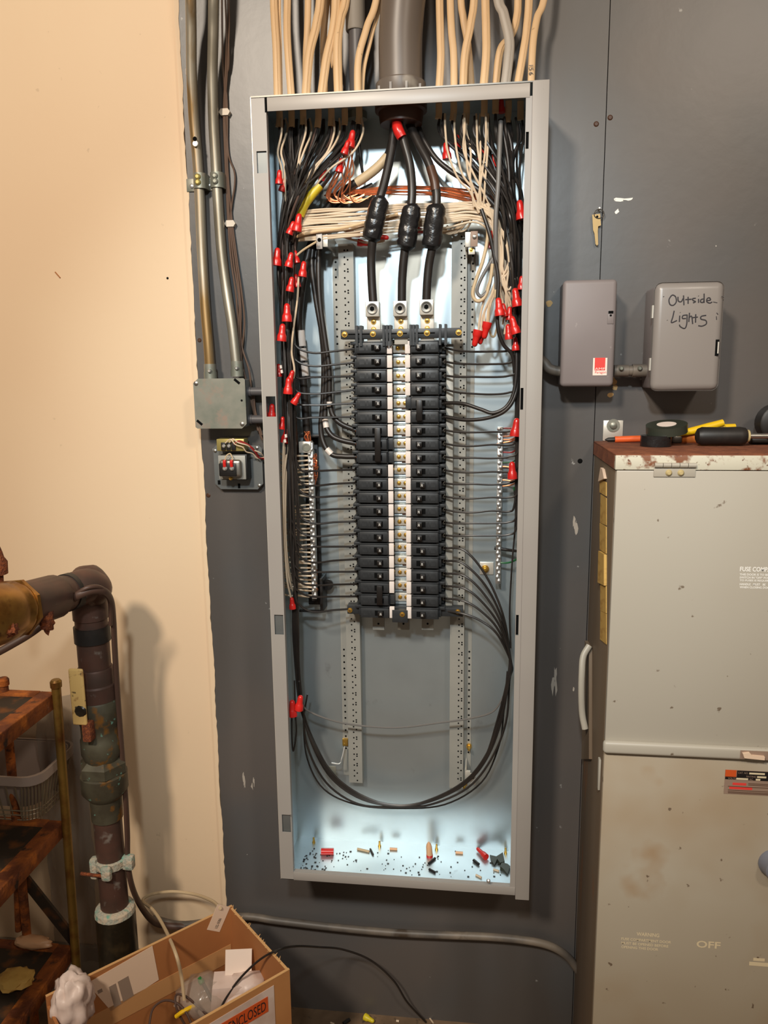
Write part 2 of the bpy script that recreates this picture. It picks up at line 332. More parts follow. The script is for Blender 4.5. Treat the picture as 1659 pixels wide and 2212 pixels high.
B().plate(RS - 0.0105, RS, FZ + 0.006, TZ - 0.022, -PD - 0.0012, -PD + 0.0004, hh).obj('inner_flange', 'enamel', enc)
for h in hh: B().box(h[0] - .001, h[1] + .0008, -PD + 0.003, -PD + 0.004, h[2], h[3]).obj('slot_backing', 'hole', enc)
B().box(0.0265 + 0.002, RS - 0.004, -PD - 0.002, -PD, TZ - 0.0245, TZ - 0.002, 0.0006).obj('top_lip', 'enamel_bright', enc)
B().box(0.0265 - 0.0022, 0.0265 + 0.0016, -PD - 0.0018, -PD + 0.0004, TZ - 0.026, TZ - 0.002).obj('corner_gap', 'hole', enc)
B().box(0, RS, -PD - 0.003, -PD, TZ - 0.0016, TZ + 0.0008).obj('top_edge', 'socket', enc)
B().box(0.0265, RS, -PD - 0.002, -PD, FZ - 0.0005, FZ + 0.017, 0.0006).obj('bottom_lip', 'enamel', enc)
B().box(0.0265, RS, -PD - 0.0005, -PD + 0.010, FZ + 0.0165, FZ + 0.0175).obj('bottom_return', 'enamel', enc)
sp = P(1055, 1902, PD + .002)
B().lathe(sp, sp + V((0, -0.005, 0)), [(0, .004), (.003, .004), (.005, .002)], 10).obj('flange_screw', 'alu_bright', enc)
B().box(-0.0012, 0.0002, -PD - 0.001, -PD + 0.004, FZ, TZ).obj('edge_seam', 'alu', enc)

# ---------------------------------------------------------------- perforated mounting rails
RD = 0.026
def rail(pl, pr, fl, fr, side, label):
    """pl/pr: front face left/right x, fl/fr: flange x range"""
    z1 = P(745, 527, RD).z if side < 0 else P(990, 497, RD).z; z0 = P(770, 1690, RD).z
    t = thing('mounting_rail', ((pl + pr) / 2, -0.003, z0), label, 'rail')
    B().box(pl, pr, -RD - 0.0016, -RD, z0, z1).box(pl, pl + 0.0014, -RD, -0.003, z0, z1).box(pr - 0.0014, pr, -RD, -0.003, z0, z1).obj('channel', 'rail', t)
    B().box(fl, fr, -0.0048, -0.003, z0 + 0.004, z1 - 0.02).obj('flange', 'rail', t)
    b = B(); z = z1 - 0.012; k = 0
    c1 = pl + (0.012 if side < 0 else 0.0185); c2 = c1 + 0.0062 
    while z > z0 + 0.01:
        b.disc((c1, -RD - 0.0016, z), 0.0017); 
        if k % 1 == 0: b.disc((c2, -RD - 0.0016, z - (k * 0.0047 % 0.0127)), 0.0017)
        z -= 0.0127; k += 1
    b.obj('hole_row', 'hole', t, kind='stuff')
    b = B(); z = z1 - 0.03
    while z > z0 + 0.06:
        zz = P(800, 760, 0).z; zy = P(800, 1390, 0).z
        if z > zz or z < zy: b.disc(((fl + fr) / 2 + (0.0 if side < 0 else 0.003), -0.0048, z), 0.0021)
        z -= 0.0142
    b.obj('hole_row', 'hole', t, kind='stuff')
    return t
xl = P(734, 700, RD).x; xr_ = P(766, 700, RD).x
rail(xl, xr_, P(721, 700, .004).x, P(735, 700, .004).x, -1, 'perforated grey steel mounting rail nearer the neutral bar')
xl2 = P(975, 700, RD).x; xr2 = P(1008, 700, RD).x
rail(xl2, xr2, P(1008, 700, .004).x, P(1026, 700, .004).x, 1, 'perforated grey steel mounting rail nearer the ground bar')

# ---------------------------------------------------------------- bus assembly (base, bars, lugs, connectors)
YB = 0.095                              # breaker face
ZR1 = P(800, 751, YB).z; ZRN = P(805, 1324, YB).z; PITCHZ = (ZR1 - ZRN) / 20
def zrow(i): return ZR1 - i * PITCHZ
bus = thing('bus_assembly', (0.247, -RD, zrow(20)), 'bus bars with lugs and brass screws between two breaker columns', 'bus bar')
XL0, XL1 = P(768, 750, YB).x, P(834, 750, YB).x
XR0, XR1 = P(886, 750, YB).x, P(948, 750, YB).x
B().box(XL0 - 0.012, XR1 + 0.010, -0.034, -RD - 0.0016, zrow(20) - 0.012, zrow(0) + 0.014).obj('base_tray', 'rail', bus)
b = B()
for i in range(21):                     # stepped teeth of the base beside the terminals
    z = zrow(i); b.box(XL0 - 0.016, XL0 - 0.011, -0.040, -0.030, z - 0.009, z + 0.004); b.box(XL0 - 0.020, XL0 - 0.0155, -0.036, -0.030, z - 0.006, z + 0.002)
b.obj('stepped_edge', 'rail', bus)
B().box(XR1 + 0.0115, XR1 + 0.026, -0.058, -RD - 0.0016, zrow(20) + 0.006, zrow(0) + 0.006, 0.002).obj('side_channel', 'rail', bus, label='pale grey channel strip beside the breakers')
BX = [P(807, 695, .09).x, P(866, 695, .09).x, P(923, 695, .09).x]
LX = [P(804, 668, .106).x, P(864, 667, .106).x, P(921, 664, .106).x]
zt0, zt1 = P(865, 740, .07).z, P(865, 640, .07).z
lugsz = [P(804, 668, .10).z, P(864, 667, .10).z, P(921, 664, .10).z]
SCREW = None
def screw(parent, c, r=0.0045, mat='brass'):
    global SCREW
    c = V(c)
    bb = B().lathe(c, c + V((0, -0.003, 0)), [(0, r), (0.0012, r), (0.0012, r * 0.72), (0.0026, r * 0.62), (0.003, r * 0.3)], 10)
    o = bb.obj('screw', mat, parent)
    B().box(c.x - r * 0.5, c.x + r * 0.5, c.y - 0.0033, c.y - 0.0029, c.z - r * 0.09, c.z + r * 0.09).box(c.x - r * 0.09, c.x + r * 0.09, c.y - 0.0033, c.y - 0.0029, c.z - r * 0.5, c.z + r * 0.5).obj('screw_cross', 'tape_brown', o) if r > 0.0044 else None
    return o
for k, x in enumerate(BX):
    B().box(x - 0.0125, x + 0.0125, -0.090, -0.084, zt0 - 0.004, lugsz[k] + 0.012, 0.0008).obj('bus_strap', 'alu', bus, label='pale aluminium bus strap')
    xs = x; x = LX[k]
    lg = B().box(x - 0.0125, x + 0.0125, -0.106, -0.090, lugsz[k] - 0.0135, lugsz[k] + 0.0135, 0.001).obj('lug', 'alu', bus, label='pale aluminium lug with a grey socket screw')
    c = V((x, -0.106, lugsz[k] + 0.0005))
    B().lathe(c, c + V((0, -0.003, 0)), [(0, .0102), (.0022, .0102), (.0024, .0085), (.0018, .0072), (.0018, .0045)], 20).obj('set_screw', 'socket', lg)
    B().disc(c + V((0, -0.0012, 0)), 0.0045, h=0.001, n=6).obj('hex_recess', 'hole', lg)
    for py in (694, 711): screw(bus, (xs, -0.090, P(865, py, .09).z), 0.0052)
zb = P(865, 721, .085).z
xa, xb = P(738, 722, .085).x, P(997, 722, .085).x
br = B().box(xa, xb, -0.096, -0.070, zb - 0.0085, zb + 0.0085, 0.001)
for px in (772, 781, 830, 837, 844, 888, 894, 901, 951, 963): 
    xx = P(px, 722, .088).x; br.box(xx - 0.0022, xx + 0.0022, -0.099, -0.072, zb - 0.022, zb + 0.0155)
br.obj('support_bar', 'black_plastic', bus, label='black plastic support bar across the top of the bus')
for px in (746, 807, 865, 923, 991):
    screw(bus, (P(px, 722, .088).x, -0.0962, zb), 0.0056)
for k, (xa_, xb_) in enumerate(((754, 800), (838, 880), (895, 940))):
    B().box(P(xa_, 722, .088).x, P(xb_, 722, .088).x, -0.0964, -0.0955, zb - 0.0012, zb + 0.0012).obj('bar_groove', 'hole', bus)
zb2 = P(865, 1327, .08).z
B().box(P(749, 1318, .08).x, P(1000, 1320, .08).x, -0.074, -0.052, zb2 - 0.004, zb2 + 0.014, 0.001).obj('support_bar', 'black_plastic', bus, label='black plastic support bar under the bus')
B().box(P(848, 1325, .08).x, P(882, 1325, .08).x, -0.090, -0.06, zb2 - 0.014, zb2 + 0.012, 0.001).obj('end_block', 'black_plastic', bus)
for px, py, dd in ((756, 1318, .0745), (989, 1321, .0745), (869, 1327, .0905)):
    screw(bus, P(px, py, dd), 0.0052)
for px in (818, 872, 924):
    p = P(px, 1346, .04)
    B().box(p.x - 0.012, p.x + 0.012, -0.044, -0.036, p.z - 0.013, p.z + 0.03).obj('bar_end', 'rail', bus)
    B().disc((p.x, -0.044, p.z), 0.0022).obj('hole', 'hole', bus)
# connector fingers with brass screws between the columns
xc0, xc1 = P(850, 900, .06).x, P(878, 900, .06).x
for i in range(20):
    z = zrow(i) - 0.001
    fx = -0.064 if i % 2 else -0.067
    pl = B().box(xc0 + 0.001, xc1 + 0.006, fx, fx + 0.016, z - 0.0085, z + 0.0085, 0.0008).obj('connector_plate', 'alu', bus)
    for xx in (xc0 + 0.0105, xc0 + 0.0232): screw(pl, (xx, fx, z), 0.0042)
    B().lathe((xc0 - 0.002, fx + 0.012, z), (xc0 - 0.002, fx, z), [(0, .004), (.008, .004), (.0095, .002)], 8).obj('screw', 'brass', pl)
    B().box(xc0 - 0.004, xc1 + 0.006, fx + 0.004, fx + 0.02, z - 0.0165, z - 0.0105, 0.001).obj('bus_rung', 'zinc', bus)
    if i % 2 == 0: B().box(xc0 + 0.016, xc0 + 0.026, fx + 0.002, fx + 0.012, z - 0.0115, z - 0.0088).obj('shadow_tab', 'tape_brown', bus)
B().box(xc0 - 0.005, xc1 + 0.008, -0.048, -0.034, zrow(20) - 0.01, zrow(0) + 0.016).obj('center_bar', 'galv', bus)

# ---------------------------------------------------------------- breakers
def breaker_meshes(side):
    """local frame: origin at the row centre on the inner (bus) end, faces -y"""
    s = -1 if side == 'L' else 1
    L_ = (XL1 - XL0) if s < 0 else (XR1 - XR0)
    def bx(u0, u1, y0, y1, z0, z1, bev=0): 
        a, c = sorted((s * u0, s * u1)); return (a, c, -y1, -y0, z0, z1, bev)
    h = PITCHZ / 2
    body = B().box(*bx(0, L_, 0.034, YB - 0.008, -h + 0.0006, h - 0.0006, 0.0006)).box(*bx(0.001, L_ - 0.001, YB - 0.010, YB, -h + 0.0028, h - 0.0036, 0.0012))
    body.box(*bx(0.0, L_, YB - 0.009, YB - 0.004, h - 0.0035, h - 0.0012, 0.0004))
    body.box(*bx(L_ * 0.72, L_ * 0.88, YB, YB + 0.0004, -0.005, 0.0045)).box(*bx(L_ * 0.60, L_ * 0.66, YB, YB + 0.0003, -0.005, 0.0045))
    term = B().box(*bx(L_, L_ + 0.010, 0.034, 0.062, -h + 0.001, h - 0.001, 0.0008)).box(*bx(L_, L_ + 0.0045, 0.06, YB - 0.014, -h + 0.003, h - 0.002, 0.0006)).box(*bx(L_, L_ + 0.012, 0.034, YB - 0.012, h - 0.007, h - 0.001, 0.0008))
    scr = B().lathe((s * (L_ + 0.0045), -0.064, -0.001), (s * (L_ + 0.0125), -0.068, -0.001), [(0, .0042), (.006, .0042), (.008, .002)], 8)
    slot_ = B().box(*bx(0.010, 0.028, YB - 0.001, YB + 0.0003, -0.0056, 0.0050))
    lab = B().box(*bx(-0.0105, -0.0005, YB - 0.012, YB - 0.0055, -h + 0.0012, h - 0.0012, 0.0012))
    return body, term, scr, slot_, lab
hnd = {}
proto = {}
def tmpl(b, name, mat): o = b.obj(name, mat, origin=(0, 0, 0)); C.objects.unlink(o); return o
vs, fs = text_mesh('20', height=0.0036)
for sd in 'LR':
    body, term, scr, slot_, lab = breaker_meshes(sd)
    s = -1 if sd == 'L' else 1
    hb = lambda u: B().box(min(s * u, s * (u + 0.0105)), max(s * u, s * (u + 0.0105)), -YB - 0.0075, -YB + 0.002, -0.0052, 0.0048, 0.0012)
    def num(u):
        # rating digits turned a quarter turn, as printed on the toggle
        return B().add([(s * u + s * 0.004 + (0.0018 - y) * 1.0, -YB - 0.0079, x - 0.0026) for x, y in vs], fs)
    proto[sd] = dict(body=tmpl(body, 'body', 'black_plastic'), term=tmpl(term, 'terminal', 'black_plastic'), scr=tmpl(scr, 'terminal_screw', 'steel'), slot=tmpl(slot_, 'toggle_slot', 'hole'), lab=tmpl(lab, 'number_strip', 'label_white'),
                     h_on=tmpl(hb(0.0115), 'toggle', 'handle_black'), n_on=tmpl(num(0.0115), 'rating_number', 'print_white'), h_off=tmpl(hb(0.0175), 'toggle', 'handle_black'), n_off=tmpl(num(0.0175), 'rating_number', 'print_white'))
RIGHT_OFF = {10} | set(range(15, 21))
def breaker(sd, rows):
    s = -1 if sd == 'L' else 1; x0 = XL1 if sd == 'L' else XR0; p = proto[sd]
    col = 'in the column beside the neutral bar' if sd == 'L' else 'in the column beside the ground bar'
    if len(rows) == 1: lb = f'black single-pole breaker, {ORD[rows[0]]} row from the top {col}'
    else: lb = f'black {"three" if len(rows) == 3 else "two"}-pole breaker with tied toggles {col}' + (', near the bottom' if rows[0] > 15 else '')
    zc = zrow(rows[0])
    t = thing('circuit_breaker', (x0, 0, zc), lb, 'breaker', 'breakers in the panel')
    for r in rows:
        dz = V((0, 0, zrow(r) - zc)); off = sd == 'R' and r in RIGHT_OFF
        for k in ('body', 'term', 'scr', 'slot'): link_copy(p[k], t, dz)
        h = link_copy(p['h_off' if off else 'h_on'], t, dz); n = link_copy(p['n_off' if off else 'n_on'], h, (0, 0, 0))
        nolabel = (sd == 'L' and r in (7, 8, 19)) or (sd == 'R' and r == 4)
        if not nolabel: link_copy(p['lab'], t, dz)
        else: B().box(min(x0 - s * 0.0105, x0), max(x0 - s * 0.0105, x0), -YB + 0.012, -0.05, zrow(r) - 0.011, zrow(r) + 0.011, 0.001).obj('end_cap', 'black_plastic', t)
    if len(rows) > 1:
        u = 0.0115; a, c = sorted((x0 + s * u, x0 + s * (u + 0.0115)))
        B().box(a, c, -YB - 0.0088, -YB - 0.001, zrow(rows[-1]) - 0.007, zrow(rows[0]) + 0.006, 0.0012).obj('handle_tie', 'handle_black', t, label='dark bar tying the toggles')
LEFT = [[i] for i in range(6)] + [[6, 7, 8]] + [[i] for i in range(9, 18)] + [[18, 19], [20]]
RIGHT = [[i] for i in range(4)] + [[4, 5]] + [[i] for i in range(6, 21)]
for g in LEFT: breaker('L', g)
for g in RIGHT: breaker('R', g)
# ---------------------------------------------------------------- wires
def pw(pts): return [P(*p) for p in pts]
def wire(name, pts, r, mat, label, group=None, cat='wire', per=6, n=7, flat=None):
    return B().tube(pw(pts), r, n=n, per=per, flat=flat).obj(name, mat, label=label, cat=cat, group=group)
rnd = random.Random(11)
def J(a): return rnd.uniform(-a, a)
LE = [(604, .085), (612, .06), (630, .08), (640, .06), (655, .085), (664, .065), (688, .085), (698, .06), (716, .08), (728, .065), (745, .07), (764, .09), (776, .075)]   # cable entries in the top, neutral side
RE = [(948, .07), (958, .085), (980, .075), (1000, .09), (1008, .07), (1028, .085), (1046, .09), (1052, .07), (1070, .08), (1088, .085), (1098, .065), (1116, .08), (1124, .06)]  # ground side
def left_up(lane, xi):
    """upper part of a wire of the neutral-side bundle: entry at the top, sweep down into the lane (0..1)"""
    ex, d = LE[xi % len(LE)]; ex += J(3); lx = 603 + lane * 34; k = (ex - 604) / 172
    return [(ex, 262 + J(5), d), (ex - 2 - 8 * k + J(4), 300 + J(6), d + .005), (lx + (ex - lx) * 0.50 + J(5) + 4 * k, 362 + J(8), .085 + J(.02)), (lx + (ex - lx) * 0.22 + J(4), 425 + J(6), .09 + J(.025)), (lx + J(3), 500 + J(10), .085 + J(.03)), (lx + J(5), 590 + J(10), .085 + J(.03))]
TX = XL0 - 0.009
def term_px(side, i):
    """pixel of the terminal of row i"""
    x = XL0 - 0.007 if side == 'L' else XR1 + 0.009
    q = V((x, -0.066, zrow(i) - 0.001)) - CAM; q = RR.transposed() @ q
    return 829.5 + F * q.x / q.y, 1106 - F * q.z / q.y
LR_ROWS = [0, 1, 2, 3, 4, 5] + list(range(9, 21))
for n_, i in enumerate(LR_ROWS):
    tx, ty = term_px('L', i); lane = rnd.random()
    pts = left_up(lane, n_ * 5 + 2)
    sag = J(5) + 4
    if i <= 5:
        lx = 612 + 20 * lane
        pts += [(lx + J(3), 660, .085 + J(.02)), (lx + 8, ty - 42, .09), (640, ty - 2 + J(4), .088), (676, ty + sag, .085), (720, ty + sag * 0.6, .078), (tx, ty, .068)]
    else:
        lx = 614 + 15 * lane
        pts += [(lx - 4, 700, .09 + J(.02)), (lx, 800 + J(20), .095 + J(.02)), (lx + 3, 930, .1 + J(.015))]
        if ty > 1090: pts += [(lx + 7, (930 + ty) / 2 - 10, .105 + J(.01))]
        pts += [(lx + 12, ty - 40, .105), (650, ty - 4 + J(5), .1), (680, ty + sag, .095), (722, ty + sag * 0.4, .082), (tx, ty, .068)]
    wire('branch_wire', pts, 0.0021, 'wire_black', f'thin black wire to the {ORD[i]} breaker row from the top on the neutral bar side', 'black branch wires')
# extra dark wires and a few brown ones that fill the neutral-side bundle
for k in range(22):
    lane = rnd.random(); pts = left_up(lane, k * 3 + rnd.randrange(4)); lx = 606 + 26 * lane
    pts += [(lx + J(4), 690, .07 + J(.03)), (lx + 2 + J(5), 790, .07 + J(.03)), (lx + 5 + J(5), 880 + J(30), .06 + J(.02)), (lx + 10 + J(6), 960 + J(60), .05)]
    wire('bundle_wire', pts, 0.0021, 'wire_black' if k % 5 else 'cable_brown', 'thin dark wire in the thick bundle beside the slotted flange', 'dark bundle wires on the neutral side')
# wires of the big loop through the bottom of the box
for n_, i in enumerate(range(15, 21)):
    tx, ty = term_px('R', i); o = n_ - 2.5; lane = rnd.random(); up = left_up(lane, n_ * 2 + 1)
    k = [0, 1, .5, 1.5, -.5, 5][n_]
    lx = 622 + 18 * lane
    pts = [(tx, ty, .068), (1002 + J(3), ty + 6, .085), (1050 - n_ * 2, ty + (1400 - ty) * .28, .09), (1086 - n_ * 2, ty + (1400 - ty) * .66, .09 + J(.005)), (1103 + o, 1412 + n_ * 5, .085 + J(.005)), (1098 + o, 1470, .085 + J(.01)), (1078 + o * 2 + k * 2, 1560, .08), (1046 + k * 3, 1640, .075), (1000 + k * 2, 1692 + k * 2, .07), (930, 1728 + k * 2, .06), (862, 1741 + o * 0.6, .055), (785 - k * 2, 1722 + k * 3, .055), (720 - k * 3, 1676 + k * 3, .06), (678 - k * 3, 1605 + k, .065 + J(.01)), (652 + o, 1530, .07 + J(.01)), (642 + o * 1.5, 1440, .08), (638 + o * 2, 1320, .09), (lx + 6, 1150, .1), (lx - 2, 950, .1)] + up[::-1][0:]
    wire('loop_wire', pts, 0.0023, 'wire_black', f'long black loop wire from the {ORD[i]} breaker row on the ground bar side', 'looping black wires')
wire('cross_wire', [(646, 1470, .08), (652, 1515, .075), (670, 1538, .07), (742, 1562, .06), (850, 1572, .055), (950, 1561, .06), (1020, 1551, .068), (1066, 1536, .08), (1090, 1500, .085)], 0.002, 'wire_grey', 'thin grey wire sagging across both mounting rails near the bottom')
wire('loop_wire', [(664, 1500, .06), (656, 1560, .055), (664, 1640, .05), (700, 1705, .04), (770, 1738, .035), (860, 1746, .035), (960, 1738, .04), (1040, 1690, .045), (1078, 1610, .05), (1088, 1540, .055), (1096, 1450, .06)], 0.0018, 'wire_black', 'lowest thin wire of the loop near the panel bottom')
wire('stray_wire', [(636, 1470, .09), (638, 1540, .1), (640, 1580, .1), (634, 1622, .1), (631, 1600, .1), (630, 1540, .09)], 0.0018, 'wire_black', 'short black wire tail hanging below two red connectors')

# ground-bar side: branch wires into the right bundle
def right_up(lane, xi):
    ex, d = RE[xi % len(RE)]; ex += J(3); lx = 1092 + lane * 34
    return [(ex, 250 + J(5), d), (ex + 2 + J(4), 292 + J(6), d + .005), (lx + (ex - lx) * 0.58 + J(6), 350 + J(8), .08 + J(.02)), (lx + (ex - lx) * 0.26 + J(5), 412 + J(6), .085 + J(.025)), (lx + (ex - lx) * .08 + J(3), 475 + J(10), .085 + J(.03)), (lx + J(4), 560 + J(10), .085 + J(.03)), (1104 + lane * 18 + J(4), 650 + J(10), .085 + J(.02))]
for n_, i in enumerate([0, 1, 2, 3] + list(range(6, 15))):
    tx, ty = term_px('R', i); lane = rnd.random(); up = right_up(lane, n_ * 4 + 1); lx = 1112 + lane * 10
    mid = [(lx, ty - 70, .09 + J(.015))] if ty - 70 > 690 else []
    if ty > 900: mid = [(lx, 740, .09), (lx + J(2), ty - 80, .085)]
    s_ = J(4) + (5 if i < 6 else 2)
    pts = [(tx, ty, .068), (985, ty + 2 + s_ * .5, .078), (1020, ty + s_ + 1, .085), (1062, ty + s_ + J(3), .085), (1098, ty - 1 + s_, .085), (lx - 2, ty - 14 + s_, .088)] + mid[::-1] + up[::-1]
    wire('branch_wire', pts, 0.0021, 'wire_black', f'thin black wire to the {ORD[i]} breaker row from the top on the ground bar side', 'black branch wires')
for k in range(20):
    lane = rnd.random(); pts = right_up(lane, k * 5 + rnd.randrange(3)); lx = 1108 + 14 * lane
    pts += [(lx + J(3), 710, .07 + J(.02)), (lx + J(4), 780, .07 + J(.02)), (lx + 2, 850 + J(40), .06)]
    wire('bundle_wire', pts, 0.0022, 'wire_black', 'thin dark wire in the thick bundle beside the raised flange', 'dark bundle wires on the ground side')
# heavier black conductors
def heavy(name, pts, r, label, mat='wire_black', group=None, n=12):
    return wire(name, pts, r, mat, label, group, cat='cable', per=8, n=n)
tx4, ty4 = term_px('R', 4); tx5, ty5 = term_px('R', 5)
heavy('breaker_cable', [(tx4, ty4, .068), (1000, 872, .085), (1038, 884, .095), (1066, 892, .1), (1096, 876, .1), (1112, 838, .098), (1116, 770, .095), (1110, 690, .09), (1104, 600, .09), (1098, 480, .09), (1100, 380, .09), (1092, 310, .085), (1080, 258, .08)], 0.0036, 'thick black cable from the upper pole of the two-pole breaker, ground bar side', group='thick cables of the two-pole breaker')
heavy('breaker_cable', [(tx5, ty5, .068), (1005, 907, .085), (1052, 903, .095), (1090, 888, .1), (1112, 856, .098), (1119, 800, .09), (1117, 700, .088), (1113, 600, .085), (1110, 480, .085), (1108, 380, .085), (1104, 310, .085), (1086, 258, .075)], 0.0036, 'thick black cable from the lower pole of the two-pole breaker, ground bar side', group='thick cables of the two-pole breaker')
heavy('breaker_cable', [(1040, 452, .1), (1056, 500, .105), (1066, 545, .105), (1076, 600, .105), (1074, 660, .105), (1076, 712, .105), (1088, 745, .1), (1106, 766, .095), (1112, 800, .09)], 0.0034, 'thick black cable crossing in front of the white wires')
heavy('grey_cable', [(1082, 262, .09), (1079, 330, .1), (1076, 400, .105), (1071, 470, .108), (1071, 540, .105), (1073, 610, .1), (1073, 640, .095)], 0.0042, 'smooth grey cable hanging straight down in the ground side bundle', 'wire_grey')
heavy('dark_cable', [(1122, 268, .07), (1124, 300, .075), (1112, 330, .08), (1108, 370, .085), (1120, 400, .08), (1128, 430, .07), (1130, 520, .07)], 0.003, 'black cable bending out to the raised flange and back')
heavy('feeder_branch', [(900, 262, .05), (912, 295, .06), (938, 338, .07), (968, 366, .075), (1010, 394, .08), (1050, 424, .085), (1085, 470, .085), (1100, 540, .085)], 0.005, 'black cable leaving the big conduit toward the ground side')
SP = {}
def feeder(pts, s0, s1, n_, label, brown=None):
    t = thing('feeder_cable', P(*pts[-1]), label, 'cable', 'three main feeder cables')
    B().tube(pw(pts), 0.0078, n=14, per=8).obj('jacket', 'wire_black', t)
    a, b_ = P(*s0), P(*s1); ax = b_ - a; ln = ax.length; m = 14; ps = [a + ax * (k / m) + V((J(.0012), J(.001), 0)) for k in range(m + 1)]
    rr = [0.0095, 0.0160] + [0.0176 + J(.0006) for k in range(m - 3)] + [0.0168, 0.0100]
    B().tube(ps, rr, n=16, raw=True).obj('tape_splice', 'tape_black', t, label='lumpy splice wrapped in black tape')
    if brown: B().tube(pw(brown), 0.0084, n=14, per=6).obj('tape_wrap', 'tape_brown', t, label='brown tape band')
    e = P(*pts[-1]); b = B()
    for k in range(9):
        an = k * 0.7; q = e + V((math.cos(an) * .0055, math.sin(an) * .0055, 0)); b.cyl(q + V((0, 0, .003)), q - V((J(.001), 0, .008)), 0.0012, n=6)
    b.obj('bare_strands', 'copper', t, kind='stuff')
feeder([(852, 266, .075), (846, 322, .085), (832, 388, .097), (818, 440, .106), (806, 510, .107), (802, 560, .1), (803, 605, .098), (806, 652, .098)], (822, 428, .108), (801, 520, .108), 0, 'black feeder cable with a taped splice, beside the yellow-taped cable')
feeder([(862, 268, .09), (874, 312, .096), (886, 360, .1), (890, 415, .107), (885, 470, .109), (874, 545, .104), (869, 600, .1), (868, 652, .098)], (890, 442, .11), (876, 538, .108), 1, 'black feeder cable with a taped splice, middle one of three')
feeder([(884, 268, .07), (905, 312, .085), (926, 352, .097), (940, 398, .104), (943, 440, .108), (936, 520, .107), (927, 570, .102), (923, 610, .1), (921, 650, .098)], (944, 440, .11), (930, 538, .108), 2, 'black feeder cable with brown tape above its splice', brown=[(930, 362, .0985), (938, 390, .104), (941, 412, .106)])
t = B().tube(pw([(856, 262, .092), (860, 280, .1), (868, 297, .1)]), [.008, .0095, .0095, .009], n=14).obj('phase_tape', 'nut_red', label='red tape on the feeder cables just below the conduit', cat='tape')
# neutral feeder: tan-taped piece, then down the side with white tape
t = thing('neutral_cable', P(664, 948, .05), 'heavy black neutral cable with white tape spirals entering the neutral bar', 'cable')
NC = [(850, 296, .06), (838, 336, .062), (808, 368, .062), (768, 396, .058), (730, 425, .05), (694, 470, .045), (668, 540, .045), (652, 620, .05), (645, 690, .05), (650, 760, .05), (657, 840, .05), (661, 900, .05), (664, 948, .05)]
B().tube(pw(NC), 0.0079, n=14, per=8).obj('jacket', 'wire_black', t)
B().tube(pw([(837, 338, .062), (824, 353, .063), (808, 368, .062), (785, 385, .060), (770, 395, .058)]), 0.0086, n=14).obj('tape_wrap', 'wire_tan', t, label='tan tape wrap')
for a, b_ in ((714, 748), (753, 779), (784, 812)):
    f0 = lambda py: (645 + (py - 690) * 0.1 + 0.9, py, .05)
    B().tube(pw([f0(a), f0((a + b_) / 2), f0(b_)]), 0.0085, n=14).obj('tape_wrap', 'tape_white', t, label='white tape band')
t = thing('yellow_taped_cable', P(640, 505, .08), 'cable wrapped in yellow tape slanting into the neutral side bundle', 'cable')
B().tube(pw([(712, 376, .08), (694, 400, .085), (672, 424, .088), (654, 452, .088), (643, 490, .085), (632, 560, .075), (628, 640, .07)]), 0.0062, n=12).obj('jacket', 'wire_black', t)
B().tube(pw([(691, 401, .086), (672, 423, .089), (658, 443, .089), (648, 466, .088)]), [.0078, .0082, .008, .0078], n=14).obj('tape_wrap', 'tape_yellow', t, label='yellow tape wrap')
# three-pole breaker cables with white rings
tx, ty = term_px('L', 6); tx7, ty7 = term_px('L', 7); tx8, ty8 = term_px('L', 8)
for (pts, ring, lb) in (
    ([(702, 470, .04), (690, 530, .05), (688, 590, .055), (692, 660, .058), (703, 740, .06), (711, 800, .062), (712, 860, .065), (718, 895, .068), (736, 915, .07), (tx, ty, .07)], [(712, 868, .0655), (712, 878, .0662)], 'upper'),
    ([(690, 470, .035), (677, 530, .045), (674, 580, .05), (683, 650, .052), (697, 730, .055), (705, 800, .057), (703, 870, .06), (703, 915, .064), (716, 940, .068), (738, 951, .07), (tx7, ty7, .07)], [(702, 906, .063), (705, 924, .066)], 'middle'),
    ([(696, 480, .03), (684, 540, .04), (681, 600, .045), (690, 680, .048), (699, 770, .05), (698, 860, .055), (693, 925, .06), (701, 962, .065), (718, 982, .068), (742, 986, .07), (tx8, ty8, .07)], [(706, 970, .0662), (716, 981, .0678)], 'lower')):
    t = thing('breaker_cable', P(*pts[-1]), f'thick black cable with a white ring to the {lb} pole of the three-pole breaker', 'cable', 'cables of the three-pole breaker')
    B().tube(pw(pts), 0.0052, n=12, per=8).obj('jacket', 'wire_black', t)
    B().tube(pw(ring), 0.0059, n=12, raw=True).obj('ring_marker', 'tape_white', t, label='white ring marker')
    e = P(*pts[-1]); B().cyl(e + V((-.002, 0, 0)), e + V((.010, .002, 0)), .0038, n=8).obj('bare_strands', 'copper', t)
heavy('dark_cable', [(806, 402, .045), (770, 420, .04), (735, 445, .036), (712, 475, .03), (700, 505, .028)], 0.007, 'short thick black cable behind the white wire bundle')
heavy('dark_cable', [(775, 268, .06), (776, 310, .05), (781, 360, .045), (788, 392, .04)], 0.0028, 'single black wire dropping behind the feeder cables')

